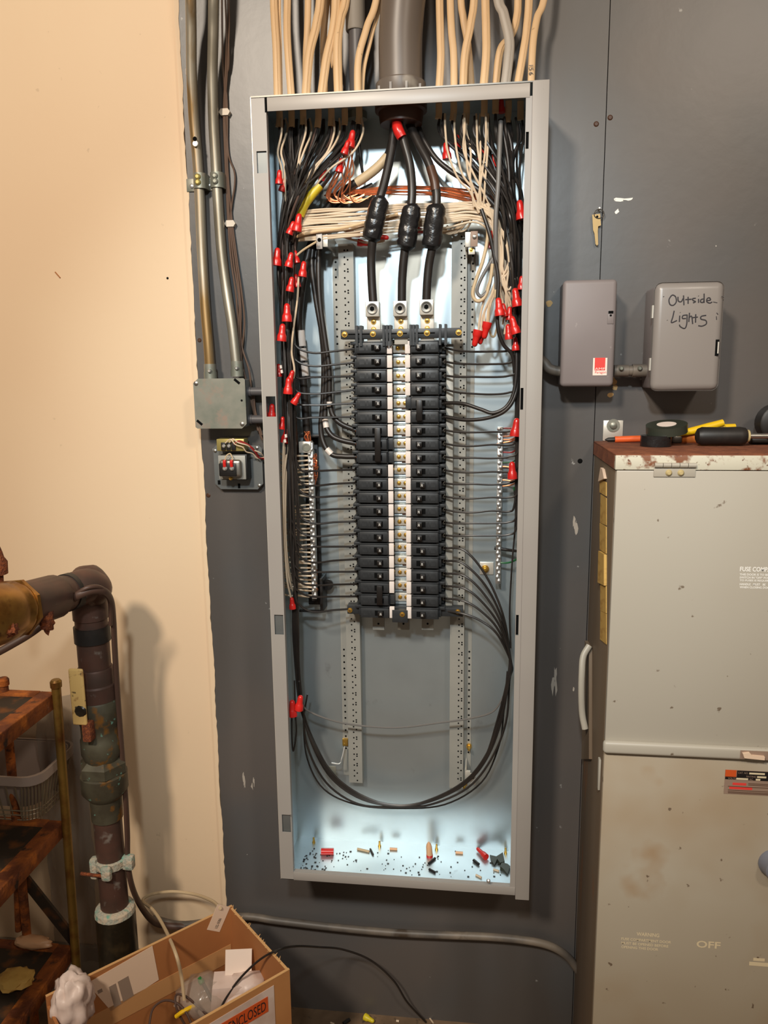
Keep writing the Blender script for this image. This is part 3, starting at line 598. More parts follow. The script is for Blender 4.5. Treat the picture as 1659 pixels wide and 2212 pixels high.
# neutral bar with terminal screws and white wires
NBX0, NBX1 = P(671, 960, .06), P(677, 1292, .06)
nb = thing('neutral_bar', (NBX0.x, -.003, NBX1.z), 'long aluminium neutral bar packed with white wires', 'terminal bar')
B().box(NBX0.x - .005, NBX0.x + .005, -.066, -.052, NBX1.z, NBX0.z + .004, .0006).obj('bar', 'alu_bright', nb)
lg = P(660, 966, .07); B().box(lg.x - .013, lg.x + .011, -.072, -.05, lg.z - .011, lg.z + .011, .001).obj('lug', 'alu', nb)
B().lathe((lg.x + .002, -.072, lg.z), (lg.x + .002, -.075, lg.z), [(0, .008), (.002, .008), (.002, .005), (.001, .005)], 16).obj('set_screw', 'galv', nb)
zz = NBX0.z - .002; k = 0
while zz > NBX1.z + .003:
    c = V((NBX0.x + (.0018 if k % 2 else -.0018), -.066, zz)); B().lathe(c, c + V((0, -.004, 0)), [(0, .0034), (.003, .0034), (.004, .0018)], 8).obj('screw', 'alu_bright', nb)
    zz -= .0078; k += 1
bp0, bp1 = P(652, 938, .012), P(702, 1316, .012)
B().box(bp0.x + .004, bp1.x - .006, -.014, -.003, bp1.z + .01, bp0.z - .004, .001).box(bp0.x + .02, bp0.x + .03, -.052, -.012, bp1.z + .03, bp1.z + .06).box(bp0.x + .02, bp0.x + .03, -.052, -.012, bp0.z - .06, bp0.z - .03).obj('insulator', 'black_dark', nb, label='black plastic insulator holding the bar')
pa = P(660, 940, .045); B().box(pa.x - .012, pa.x + .05, -.05, -.003, pa.z - .004, pa.z + .001, .001).obj('top_bracket', 'black_dark', nb)
pb = P(668, 1318, .045); B().box(pb.x - .02, pb.x + .03, -.05, -.044, pb.z - .003, pb.z + .001).box(pb.x + .024, pb.x + .03, -.05, -.003, pb.z - .003, pb.z + .07, .001).obj('bottom_bracket', 'black_dark', nb)
pe_ = P(708, 1262, .02); B().lathe(pe_, pe_ + V((0, -.005, 0)), [(0, .012), (.005, .012), (.005, .005), (.003, .005)], 16).obj('mounting_ear', 'black_dark', nb)
b = B(); q = P(664, 945, .06)
for k in range(10): b.tube([q + V((J(.007), J(.004), -.012)), q + V((J(.006), J(.004), 0)), q + V((J(.006), J(.004), .012))], .0009, n=5, per=3)
b.obj('bare_strands', 'copper', nb, kind='stuff')
for k, (ya, yb_) in enumerate(((980, 1030), (1215, 1275))):
    b = B()
    for m in range(16):
        y0 = ya + (yb_ - ya) * rnd.random(); b.tube(pw([(677, y0, .06), (682 + J(3), y0 + J(6), .06 + J(.006)), (684 + J(4), y0 + 8 + J(8), .055), (681, y0 + 16 + J(6), .055)]), .0009, n=5, per=4)
    b.obj('bare_ends', 'copper', nb, kind='stuff', label='tangle of bare copper ends behind the bar')
nw_ = 0
for k in range(36):
    y = 986 + k * 8.6 + J(1.5); xs_ = 669 + (y - 960) * 0.018; sl = J(7)
    if 1080 < y < 1086: continue
    pts = [(xs_, y, .060), (xs_ - 22, y + sl * .4, .066), (622 + (y - 990) * .018, y + sl, .07), (604 + (y - 990) * .02, y + sl - 6, .066), (594 + (y - 990) * .02, y + sl - 24, .055)]
    wire('neutral_wire', pts, .0019, 'wire_white', f'short white wire landed on the neutral bar, {ORD[nw_]} below its lug', 'white wires on the neutral bar'); nw_ += 1
for k, pts in enumerate(([(645, 598, .1), (642, 650, .105), (634, 710, .108), (630, 760, .108), (636, 800, .105), (630, 840, .1), (618, 930, .1), (612, 1010, .112)], [(622, 960, .1), (614, 1030, .113), (613, 1120, .113), (616, 1190, .11), (626, 1256, .1), (640, 1284, .08), (668, 1289, .06)], [(620, 980, .1), (617, 1060, .11), (617, 1150, .108), (622, 1220, .1), (634, 1258, .08), (668, 1266, .06)], [(616, 935, .1), (612, 970, .112), (611, 1060, .114), (614, 1170, .114), (620, 1250, .11), (628, 1290, .1)])):
    wire('long_white_wire', pts, .002, 'wire_white', 'long white wire running down in front of the neutral wires', 'long white wires on the neutral side')
# ground bar
g0, g1 = P(1081, 922, .03), P(1079, 1260, .03)
gb = thing('ground_bar', (g0.x, -.003, g1.z), 'bare aluminium ground bar on the back panel with few wires', 'terminal bar')
B().box(g0.x - .0052, g0.x + .0052, -.034, -.022, g1.z, g0.z, .0006).box(g0.x - .004, g0.x + .004, -.022, -.003, g0.z - .03, g0.z - .015).box(g0.x - .004, g0.x + .004, -.022, -.003, g1.z + .015, g1.z + .03).obj('bar', 'alu_bright', gb)
zz = g0.z - .005; k = 0
while zz > g1.z + .003:
    c = V((g0.x + (.0016 if k % 2 else -.0016), -.034, zz)); B().lathe(c, c + V((0, -.0035, 0)), [(0, .0034), (.0026, .0034), (.0035, .0018)], 8).obj('screw', 'alu_bright', gb)
    zz -= .0082; k += 1
for y, m in ((925, 'wire_red'), (943, 'copper'), (950, 'copper'), (956, 'copper'), (977, 'wire_red'), (999, 'wire_green'), (1008, 'copper'), (1020, 'copper'), (1037, 'copper'), (1050, 'copper')):
    wire('ground_wire', [(1074, y + J(3), .028), (1090, y, .03), (1108, y - 2 + J(3), .034), (1118, y - 14, .05), (1121, y - 50, .06)], .0016, m, f'{dict(wire_red="red", copper="bare copper", wire_green="green")[m]} wire landed on the ground bar', 'wires on the ground bar')
heavy('ground_wire', [(1068, 1184, .03), (1084, 1186, .032), (1100, 1188, .036), (1118, 1190, .05)], .0034, 'short thick black wire end on the ground bar')
wire('ground_wire', [(1071, 1213, .03), (1088, 1216, .034), (1104, 1214, .04), (1120, 1206, .05)], .002, 'wire_green', 'bright green wire near the foot of the ground bar')
wire('ground_wire', [(1111, 1060, .06), (1114, 1100, .065), (1112, 1150, .07), (1106, 1220, .075), (1101, 1320, .08), (1103, 1400, .08)], .0018, 'wire_black', 'thin black wire dropping past the foot of the ground bar')
wire('ground_wire', [(1110, 1052, .05), (1114, 1080, .055), (1117, 1110, .055)], .002, 'wire_green', 'short green wire behind the raised flange')
p = P(1048, 1229, .01); t = thing('bonding_bolt', (p.x, -.003, p.z), 'brass bolt on a clear bonding plate beside the ground bar', 'bolt')
B().box(p.x - .011, p.x + .017, -.006, -.003, p.z - .013, p.z + .013, .001).obj('plate', 'alu', t)
B().lathe((p.x, -.006, p.z), (p.x, -.02, p.z), [(0, .008), (.004, .008), (.004, .006), (.009, .0055), (.0095, .003), (.014, .0028)], 10).obj('bolt', 'brass', t)

# white neutral bundle crossing below the copper
for k in range(17):
    a = k / 16; y0 = 456 + 62 * a; ym = 440 + 58 * a + J(4); y1 = 442 + 36 * a + J(5)
    lanex = 1076 + J(16)
    pts = [(626 - 6 * a + J(4), y0 + 22 + J(4), .07), (640 + J(4), y0 + 4, .078), (700 + J(8), y0 - 3 + J(3), .082), (790, (y0 + ym) / 2 + J(4), .078), (870, ym, .07), (960, (ym + y1) / 2 + J(4), .07), (1020 + J(8), y1, .074), (1058 + J(6), y1 + 14 + J(5), .08), (1082 + J(8), 520 + J(14), .082), (1096 + J(10), 580 + J(10), .08), (1092 + J(12), 640 + J(14), .075)]
    wire('neutral_wire', pts, .0020, 'wire_white', 'white wire in the bundle crossing behind the feeder splices', 'white crossing bundle')
wire('striped_cable', [(610, 560, .07), (622, 536, .08), (640, 512, .085), (680, 501, .09), (740, 493, .092), (800, 478, .088), (860, 462, .08)], .0027, 'nm', 'printed tan cable along the lower edge of the white bundle')
wire('lug_wire', [(634, 558, .09), (655, 540, .095), (684, 522, .1)], .0021, 'wire_tan', 'short tan wire running to the small upper lug on the neutral side')
for k in range(6):
    wire('neutral_wire', [(905 + k * 12, 492 + J(6), .05), (950 + k * 8, 500 + J(6), .055), (990 + k * 4, 486 + J(6), .058), (1012 + k * 3, 458 + J(6), .06)], .0019, 'wire_white', 'white wire curling up behind the third feeder splice', 'white curled wires')
wire('neutral_wire', [(742, 498, .06), (790, 512, .055), (830, 520, .05), (790, 524, .05), (740, 512, .05)], .002, 'wire_white', 'white wire tail at the two red connectors under the bundle')
# white wires dropping to the cluster on the ground side
ends = [(1052, 694), (1046, 697), (1056, 690), (1034, 714), (1040, 712), (1078, 646), (1100, 668), (1102, 690), (1098, 702), (1112, 628), (1086, 700), (1090, 720)]
for k, (ex, ey) in enumerate(ends):
    x0 = 1074 + J(16)
    wire('white_drop_wire', [(1040 + J(20), 446 + J(8), .085), (1066 + J(6), 470 + J(6), .09), (x0 + 8, 520 + J(10), .095), (x0 + 16 + J(8), 570 + J(8), .095), (x0 + (ex - x0) * .5 + 6, 620 + J(8), .095), (ex + 3, ey - 30, .09), (ex, ey + 2, .088)], .002, 'wire_white', 'white wire dropping to the red connectors on the ground bar side', 'white dropping wires')
heavy('tan_loop', [(1046, 462, .09), (1054, 505, .095), (1044, 560, .1), (1030, 600, .1), (1021, 634, .1), (1030, 650, .1), (1046, 643, .1), (1058, 612, .1), (1064, 570, .1)], .0033, 'tan cable hanging in an open loop beside the mounting rail', 'wire_tan')
heavy('grey_loop', [(1066, 556, .1), (1048, 586, .1), (1034, 614, .1), (1031, 632, .1), (1041, 640, .1), (1056, 622, .1), (1063, 580, .1), (1068, 520, .1)], .0031, 'grey brown cable looped inside the tan loop', 'wire_grey')
wire('tan_loop', [(1058, 650, .09), (1055, 690, .09), (1060, 722, .09), (1068, 726, .09), (1074, 706, .09)], .0021, 'wire_tan', 'thin tan wire loop below the angled red connectors')
B().cyl(P(1072, 626, .1), P(1073, 643, .1), .005, n=12).obj('tape_band', 'wire_tan', label='tan tape band around the ground side cables', cat='tape')
# bare copper grounds
for k in range(14):
    a = k / 13; 
    pts = [(700 + 40 * rnd.random(), 432 - 8 * a + J(8), .05), (745 + J(8), 418 + J(8), .055), (800, 408 + 12 * a + J(4), .055), (860, 402 + 16 * a + J(3), .055), (940, 402 + 20 * a + J(3), .055), (1010, 412 + 24 * a + J(3), .055), (1060, 424 + 22 * a + J(3), .058), (1096, 446 + 14 * a, .06), (1110, 500 + J(20), .06)]
    wire('ground_wire', pts, .0012, 'copper', 'bare copper ground wire crossing behind the feeder cables', 'bare copper crossing bundle', n=6)
for k in range(15):
    x0 = 733 + 34 * rnd.random(); y0 = 318 + 34 * rnd.random(); x1 = 700 + 58 * rnd.random()
    pts = [(x0, y0, .075), (x0 - 2 + J(5), y0 + 30, .075), (x1 + (x0 - x1) * .4 + J(6), 392 + J(8), .075), (x1, 424 + J(8), .07), (x1 + 18 + J(8), 436 + J(6), .065), (x1 + 50 + J(10), 424 + J(6), .06)]
    wire('ground_wire', pts, .0012, 'copper', 'bare copper wire curling down from the upper red connectors', 'bare copper curls', n=6)
# white conductors coming down from the top entries
for k in range(7):
    ex, d = LE[(k * 4 + 1) % len(LE)]; k2 = (ex - 604) / 172; lx = 612 + 40 * k2 + J(5)
    wire('white_drop_wire', [(ex + 5, 256, d + .004), (ex + 7 + J(3), 285 + J(5), d + .012), (ex - 4 - 10 * k2, 326 + J(6), .1), (lx + (ex - lx) * .5, 366 + J(6), .098), (lx + (ex - lx) * .18, 414 + J(6), .09), (lx, 452 + J(8), .08), (lx - 3, 490, .06)], .002, 'wire_white', 'white wire sweeping down from the cable entries, neutral bar side', 'white sweeping wires, neutral side')
for k in range(9):
    ex, d = RE[(k * 5 + 2) % len(RE)]; lx = 1052 + J(36)
    if ex > 1080: ex -= 90
    wire('white_drop_wire', [(ex + 3, 246, d + .004), (ex + 2 + J(3), 280, d + .012), (ex + 6 + J(5), 330 + J(8), .095), (ex + (lx - ex) * .35 + J(5), 378 + J(8), .095), (ex + (lx - ex) * .75, 420 + J(8), .09), (lx, 452 + J(8), .085)], .002, 'wire_white', 'white wire sweeping down from the cable entries, ground bar side', 'white sweeping wires, ground side')
# jacket ends of the cables just inside the top
for side, E_ in (('neutral', LE), ('ground', RE)):
    for k, (ex, d) in enumerate(E_):
        if k % 2: continue
        q = P(ex, 255, d)
        B().tube([(q.x, -d, TZ - .0018), (q.x, -d, TZ - .018), (q.x + J(.002), -d - .003, TZ - .034 - J(.008))], .006, n=10, flat=.5).obj('cable_jacket_end', 'nm', label=f'stripped tan jacket end under the panel top, {ORD[k // 2 if side == "neutral" else 6 - k // 2]} from the {"slotted" if side == "neutral" else "raised"} flange', cat='cable', group='stripped jacket ends')

# ---------------------------------------------------------------- red wire connectors
PROF = [(0, .0012), (.0010, .0034), (.0035, .0050), (.008, .0056), (.016, .0062), (.0185, .0072), (.021, .0084), (.030, .0090), (.0305, .0090)]
def nut(tip, end, dep, label, mat='nut_red', scale=1.0, dep2=None, group='red wire connectors'):
    a, b_ = P(tip[0], tip[1], dep), P(end[0], end[1], dep if dep2 is None else dep2); ln = (b_ - a).length; k = max(ln, .024 * scale) / .0305
    rr = min(k, 1.12) * scale
    o = B().lathe(a, b_, [(t_ * k, r_ * rr) for t_, r_ in PROF], 14)
    return o.obj('wire_connector', mat, label=label, cat='wire connector', group=group)
N = 'red twist-on wire connector '
for tip, end, dep, lb in (
    ((604, 367), (603, 398), .125, N + 'hanging highest beside the slotted flange'), ((616, 385), (611, 405), .09, N + 'half hidden behind the uppermost one by the slotted flange'),
    ((763, 281), (756, 318), .1, N + 'topmost of the copper tangle'), ((753, 303), (744, 331), .11, N + 'over the copper tangle, second from the top'), ((738, 342), (733, 368), .09, N + 'buried in the copper tangle'), ((703, 362), (696, 388), .085, N + 'behind the wires above the yellow tape'),
    ((647, 461), (641, 500), .125, N + 'at the start of the white crossing bundle'), ((635, 478), (628, 497), .12, N + 'tilted, beside the start of the white bundle'), ((624, 510), (619, 530), .085, N + 'in shadow below the start of the white bundle'),
    ((600, 535), (597, 574), .125, N + 'upright against the slotted flange below the white bundle'), ((630, 545), (623, 577), .125, N + 'tilted with a bright glint, below the white bundle'), ((636, 540), (640, 562), .09, N + 'behind the tilted glinting one'),
    ((657, 564), (653, 598), .1, N + 'beside the thick cables of the three-pole breaker'), ((638, 592), (642, 616), .09, N + 'behind the black bundle at mid height'), ((631, 598), (626, 630), .125, N + 'tilted, mid height in the neutral side bundle'),
    ((620, 655), (620, 695), .128, N + 'with a flared skirt, upper one of the flared pair'), ((611, 699), (608, 737), .130, N + 'with a flared skirt, lower one of the flared pair'),
    ((633, 800), (627, 818), .11, N + 'peeking out just above a big upright one'), ((624, 815), (622, 851), .128, N + 'big and upright beside the white taped cable'), ((648, 848), (634, 872), .125, N + 'tilted under the big upright one'),
    ((588, 872), (587, 904), .118, N + 'seen through the slot in the flange'), ((601, 786), (603, 812), .1, N + 'in shadow behind the white marked wires'), ((622, 921), (615, 956), .1, N + 'in shadow beside the top of the neutral bar'), ((611, 900), (609, 926), .09, N + 'in shadow just below the flange slot'), ((630, 1290), (632, 1312), .1, N + 'in shadow below the neutral wires'),
    ((631, 1512), (632, 1546), .11, N + 'upright, lower of the two on the bottom loop'), ((650, 1502), (645, 1533), .11, N + 'tilted, upper of the two on the bottom loop'),
    ((781, 508), (749, 504), .07, N + 'lying flat under the white bundle'), ((840, 514), (814, 511), .07, N + 'lying flat between two feeder splices'), ((800, 528), (782, 525), .045, N + 'in shadow under the first feeder splice'), ((922, 500), (904, 497), .06, N + 'between the second and third splices'),
    ((1061, 498), (1058, 537), .08, N + 'behind the crossing thick cable'), ((1086, 564), (1085, 598), .075, N + 'in shadow behind the white drop wires'), ((1076, 643), (1080, 682), .115, N + 'below the tan tape band'), ((1086, 655), (1090, 680), .1, N + 'tucked beside the one below the tan band'), ((1112, 622), (1118, 662), .12, N + 'large one close to the raised flange'), ((1101, 662), (1100, 686), .095, N + 'small one above a tilted one'),
    ((1105, 683), (1115, 721), .125, N + 'tilted outward near the raised flange'), ((1097, 700), (1100, 733), .11, N + 'upright under the white drop wires'), ((1045, 732), (1053, 696), .11, N + 'angled, uppermost of the trio by the rail'), ((1024, 749), (1033, 713), .11, N + 'angled, lowest of the trio by the rail'), ((1036, 744), (1043, 720), .1, N + 'angled, hidden in the trio by the rail'),
    ((1113, 728), (1114, 752), .1, N + 'small one lowest in the ground side cluster'), ((1127, 596), (1126, 622), .1, N + 'half covered by the raised flange'), ((1122, 432), (1127, 474), .11, N + 'highest one against the raised flange'), ((1045, 313), (1040, 346), .08, N + 'tilted, among the ground side entry wires'), ((1066, 331), (1068, 360), .075, N + 'in shadow among the ground side entry wires'), ((987, 291), (988, 318), .07, N + 'in shadow right of the feeder cables'), ((963, 307), (966, 344), .08, N + 'beside the first white wires of the ground side'), ((1083, 212), (1083, 236), .07, N + 'in the dark under the panel top'),
    ((1117, 903), (1112, 942), .1, N + 'at the top of the ground bar'), ((1106, 997), (1107, 1034), .1, N + 'part way down the ground bar')):
    nut(tip, end, dep, lb)
b = 0
for x, y, d in ((606, 789, .127), (608, 799, .127), (617, 938, .122), (615, 949, .122)):
    a = P(x, y, d); B().cyl(a, a + V((.0008, 0, -.006)), .0026, n=10).obj('wire_marker', 'tape_white', label='small white wire marker ring in the dark bundle' , cat='marker', group='white marker rings')

# ---------------------------------------------------------------- small lugs and tabs on the rails
def tab(px, py, dep, label, w=.011, h=.014, arm=1):
    p = P(px, py, dep); t = thing('rail_lug', (p.x, -.005, p.z - h), label, 'lug')
    B().box(p.x - w, p.x + w * .05, -dep - .002, -dep, p.z - h, p.z + h, .0008).obj('face', 'enamel_bright', t)
    B().box(p.x + w * .05, p.x + w * .9, -dep + .002, -dep + .006, p.z - h * .7, p.z + h * .9, .0006).box(p.x + w * .6, p.x + w * .9, -dep + .004, -.004, p.z - h * .7, p.z + h * .9).obj('bracket', 'alu', t)
    B().disc((p.x - w * .45, -dep - .002, p.z + h * .15), .0036, n=14).obj('hole', 'hole', t)
tab(696, 521, .085, 'pale square lug on the upper end of the neutral side rail')
p = P(1019, 516, .075); t = thing('rail_lug', (p.x, -.005, p.z - .015), 'pale square lug on the upper end of the ground side rail', 'lug')
B().box(p.x - .012, p.x - .002, -.070, -.066, p.z - .013, p.z + .013, .0006).box(p.x - .012, p.x - .009, -.066, -.004, p.z - .013, p.z + .013).obj('bracket', 'alu', t)
B().box(p.x - .002, p.x + .011, -.078, -.075, p.z - .014, p.z + .013, .0008).obj('face', 'label_brown', t)
B().lathe((p.x + .005, -.078, p.z + .003), (p.x + .005, -.081, p.z + .003), [(0, .004), (.002, .004), (.003, .002)], 12).obj('screw', 'steel', t)
B().box(p.x - .006, p.x + .006, -.068, -.064, p.z - .026, p.z - .014, .0006).obj('lower_tab', 'alu', t)
screw(t, (p.x - .001, -.068, p.z - .018), .004)
p = P(720, 1660, .05); t = thing('rail_lug', (p.x, -.005, p.z - .012), 'loose bent tab hanging at the foot of the neutral side rail', 'lug')
B().box(p.x - .009, p.x + .006, -.052, -.050, p.z - .014, p.z + .006, .0005).obj('face', 'galv', t)
B().tube(pw([(716, 1648, .05), (733, 1650, .045), (738, 1640, .035), (745, 1612, .02)]), .0014, n=6).obj('wire_arm', 'alu_bright', t)
c = P(745, 1605, .012); B().box(c.x - .006, c.x + .006, -.010, -.004, c.z - .008, c.z + .008, .0006).obj('clip', 'brass', t)
p = P(1017, 1672, .05); t = thing('rail_lug', (p.x, -.005, p.z - .014), 'bent steel tab holding the loop wires at the ground side rail foot', 'lug')
B().box(p.x - .001, p.x + .010, -.066, -.063, p.z - .015, p.z + .010, .0008).box(p.x - .012, p.x - .001, -.060, -.056, p.z - .009, p.z + .012, .0006).box(p.x - .012, p.x - .009, -.058, -.004, p.z - .004, p.z + .012).obj('face', 'alu', t)
B().disc((p.x + .004, -.066, p.z + .001), .0036, n=12).obj('hole', 'socket', t)
for px, py, lb in ((1013, 1618, 'brass bolt on the ground side rail above the bent tab'), (1003, 1700, 'brass bolt at the very foot of the ground side rail')):
    c = P(px, py, .02); B().lathe(c + V((0, .016, 0)), c + V((0, -.006, 0)), [(0, .006), (.006, .006), (.006, .004), (.018, .0035), (.022, .002)], 8).obj('rail_bolt', 'brass', label=lb, cat='bolt')

# ---------------------------------------------------------------- scraps on the bottom of the box
BZ = FZ + .0016
def fl(px, py): return PZ(px, py, BZ)
def lying(name, a, b_, r, mat, label, cat, group=None, prof=None):
    pa_, pb_ = fl(*a) + V((0, 0, r)), fl(*b_) + V((0, 0, r)); bb = B()
    if prof: k = (pb_ - pa_).length / .0305; bb.lathe(pa_, pb_, [(t_ * k, r_ * r / .009) for t_, r_ in PROF], 14)
    else: bb.cyl(pa_, pb_, r, n=10)
    return bb.obj(name, mat, label=label, cat=cat, group=group)
lying('wire_connector', (721, 1846), (694, 1846), .0072, 'nut_red', 'red connector lying flat on the panel bottom, near the slotted flange', 'wire connector', None, None)
lying('wire_connector', (1030, 1838), (1050, 1858), .007, 'nut_red', 'red connector lying askew on the panel bottom near dark tape scraps', 'wire connector', None, True)
q = fl(928, 1850); t = thing('wire_connector', q, 'tan connector with red rim standing on the panel bottom', 'wire connector')
B().lathe(q + V((0, 0, .004)), q + V((-.002, -.002, .036)), [(0, .0068), (.02, .0064), (.026, .005), (.031, .002)], 14).obj('cap', 'nut_tan', t); B().cyl(q, q + V((0, 0, .005)), .0072, n=14).obj('rim', 'nut_red', t)
for k, (a, b_, r, m, lb) in enumerate((((772, 1836), (798, 1842), .0026, 'wire_tan', 'stripped tan wire scrap'), ((800, 1836), (806, 1848), .0022, 'wire_black', 'short black wire scrap beside a tan one'), ((842, 1836), (858, 1837), .0028, 'nut_tan', 'small brown cut end lying against the back corner'), ((984, 1844), (1000, 1845), .0028, 'nut_tan', 'small brown cut end right of the standing tan connector'), ((926, 1868), (940, 1856), .0026, 'black_dark', 'black scrap at the foot of the standing tan connector'), ((927, 1880), (940, 1887), .0026, 'black_dark', 'black cut piece close to the bottom lip'), ((1023, 1861), (1034, 1870), .0032, 'black_dark', 'stubby black scrap near the red askew connector'), ((1028, 1892), (1040, 1898), .0022, 'wire_white', 'white scrap at the bottom lip near the flange screw'), ((1066, 1880), (1078, 1884), .0022, 'wire_white', 'white scrap below the dark tape scraps'))):
    lying('wire_scrap', a, b_, r, m, lb, 'scrap')
for n_, (px, py) in enumerate(((678, 1817), (820, 1825), (943, 1832), (1092, 1840))):
    q = fl(px, py + 4); B().lathe(q, q + V((0, 0, .014)), [(0, .0035), (.004, .0035), (.004, .0024), (.013, .0022), (.014, .001)], 8).obj('mounting_stud', 'brass', label=f'small brass stud on the panel bottom, {ORD[n_]} from the slotted flange', cat='bolt', group='brass studs in the panel bottom')
for k, poly in enumerate(([(1058, 1850), (1072, 1856), (1086, 1850), (1090, 1864), (1080, 1870), (1074, 1864), (1068, 1872), (1062, 1866)], [(1084, 1866), (1096, 1872), (1102, 1880), (1096, 1892), (1088, 1884), (1080, 1880)])):
    vs_ = [fl(*p_) for p_ in poly]; b = B(); n_ = len(vs_)
    b.add([v_ + V((0, 0, .0005)) for v_ in vs_] + [v_ + V((0, 0, .004 + .003 * (i % 3))) for i, v_ in enumerate(vs_)], [tuple(range(n_)), tuple(range(2 * n_ - 1, n_ - 1, -1))] + [(i, (i + 1) % n_, (i + 1) % n_ + n_, i + n_) for i in range(n_)])
    b.obj('tape_scrap', 'tape_face', label=['dark green tape scrap on the panel bottom, farther from the lip', 'dark green tape scrap on the panel bottom, nearer the lip'][k], cat='scrap')
b = B()
for k in range(150):
    x = rnd.uniform(640, 1085); y = rnd.uniform(1832, 1888) + (x - 640) * .02
    if rnd.random() < .45: x = 640 + abs(rnd.gauss(0, 50)); y = rnd.uniform(1838, 1890)
    q = fl(x, y); s_ = rnd.uniform(.0006, .002)
    if -PD + .012 < q.y < -.006 and q.x > .03: b.box(q.x - s_, q.x + s_ * rnd.uniform(.5, 1.5), q.y - s_, q.y + s_, BZ, BZ + .0012)
b.obj('debris_crumbs', 'black_dark', label='scattered black plastic crumbs on the panel bottom', cat='debris', kind='stuff')
# ---------------------------------------------------------------- cables and conduits above the panel
NMC = [  # (points px, half width px, dep at top, dep at entry, material)
 ([(591, -40), (593, 40), (597, 110), (599, 199)], 8, .045, .075, 'nm', 'double tan cable with a lengthwise groove, outermost over the slotted flange'),
 ([(603, -40), (603, 40), (605, 110), (606, 199)], 4, .04, .068, 'nm', 'thin tan cable pressed against the outermost double cable'),
 ([(621, -40), (620, 50), (622, 110), (630, 197)], 7.5, .045, .08, 'nm', 'tan flat cable second from the slotted flange side'),
 ([(666, -40), (664, 60), (661, 130), (660, 196)], 7, .03, .05, 'nm', 'tan flat cable running straight behind a slanting one'),
 ([(694, -40), (684, 50), (668, 120), (658, 196)], 9, .055, .085, 'nm', 'wide tan cable slanting in front of a straight one'),
 ([(707, -40), (700, 60), (699, 130), (702, 194)], 7, .03, .05, 'nm', 'tan cable half hidden behind two slanting ones'),
 ([(727, -40), (722, 50), (705, 130), (691, 194)], 9, .055, .085, 'nm', 'wide tan cable slanting down beside a hidden one'),
 ([(718, 90), (722, 150), (726, 192)], 4.5, .03, .05, 'nm', 'narrow tan cable seen between two wide ones'),
 ([(750, -40), (736, 40), (729, 100), (731, 192)], 9, .055, .085, 'nm', 'wide grooved tan cable next to the small conduit'),
 ([(819, -40), (792, 60), (774, 130), (772, 190)], 7, .07, .09, 'nm', 'tan cable crossing in front of the small conduit'),
 ([(828, -40), (802, 80), (786, 150), (781, 190)], 4, .06, .08, 'nm', 'thin tan cable beside the crossing one'),
 ([(949, -40), (951, 70), (952, 130), (947, 180)], 7.5, .045, .08, 'nm', 'tan cable standing closest to the big conduit'),
 ([(972, -40), (975, 60), (980, 120), (981, 179)], 7, .045, .08, 'nm', 'tan grooved cable second from the big conduit'),
 ([(994, -40), (1001, 40), (1011, 100), (1021, 177)], 7, .03, .05, 'nm', 'tan cable passing behind at a crossing'),
 ([(1026, -40), (1017, 50), (1004, 120), (1000, 179)], 7.5, .055, .085, 'nm', 'tan cable passing in front at a crossing'),
 ([(1048, -40), (1050, 60), (1050, 120), (1043, 177)], 8, .045, .085, 'nm', 'tan straight cable in the middle of the ground side cables'),
 ([(1072, -40), (1088, 30), (1100, 85), (1098, 130), (1089, 176)], 9.5, .06, .085, 'nm_grey', 'grey cable bulging over a tan one'),
 ([(1120, -40), (1116, 40), (1102, 80), (1080, 112), (1068, 176)], 7.5, .03, .06, 'nm', 'tan cable swinging behind the grey cable'),
 ([(1144, -40), (1138, 60), (1130, 115), (1115, 173)], 7.5, .045, .08, 'nm', 'tan cable next to the handwritten one'),
 ([(1180, -40), (1160, 40), (1151, 100), (1147, 171)], 6.8, .045, .085, 'nm', 'tan cable with handwritten numbers, next to the raised flange')]
for pts, hw, d0, d1, m, lb in NMC:
    pts = ([(pts[0][0] + (pts[0][0] - pts[1][0]) * 1.2, -420)] if pts[0][1] < 0 else [(pts[0][0] - 6, -420)]) + pts
    n_ = len(pts); pp = []
    for k, (x, y) in enumerate(pts): pp.append(P(x, y, d0 + (d1 - d0) * k / (n_ - 1)))
    q = pp[-1]; dd = -q.y; pp[-1] = V((q.x, q.y, TZ + .0012)) if abs(q.z - TZ) > 1e-6 else q
    t = thing('supply_cable', pp[-1], lb, 'cable', 'cables entering the panel top')
    w_ = hw / 1120.0
    B().tube(pp, w_, n=12, per=8, flat=.5).obj('sheath', m, t)
    if hw > 7: B().tube([p_ + V((w_ * .25, -w_ * .5, 0)) for p_ in pp], w_ * .16, n=6, per=8).obj('groove_edge', m, t)
    if 'handwritten' in lb and 'numbers' in lb:
        for body, py, h_ in (('15', 141, .0075), ('6', 156, .007)):
            o = P(1151, py + 11, dd + .004)
            lettering('handwriting', body, P(1142.5, py, d1 + .0005), (0, 0, -1), (1, 0, 0), 'ink', t, height=.0075, lift=.0002)
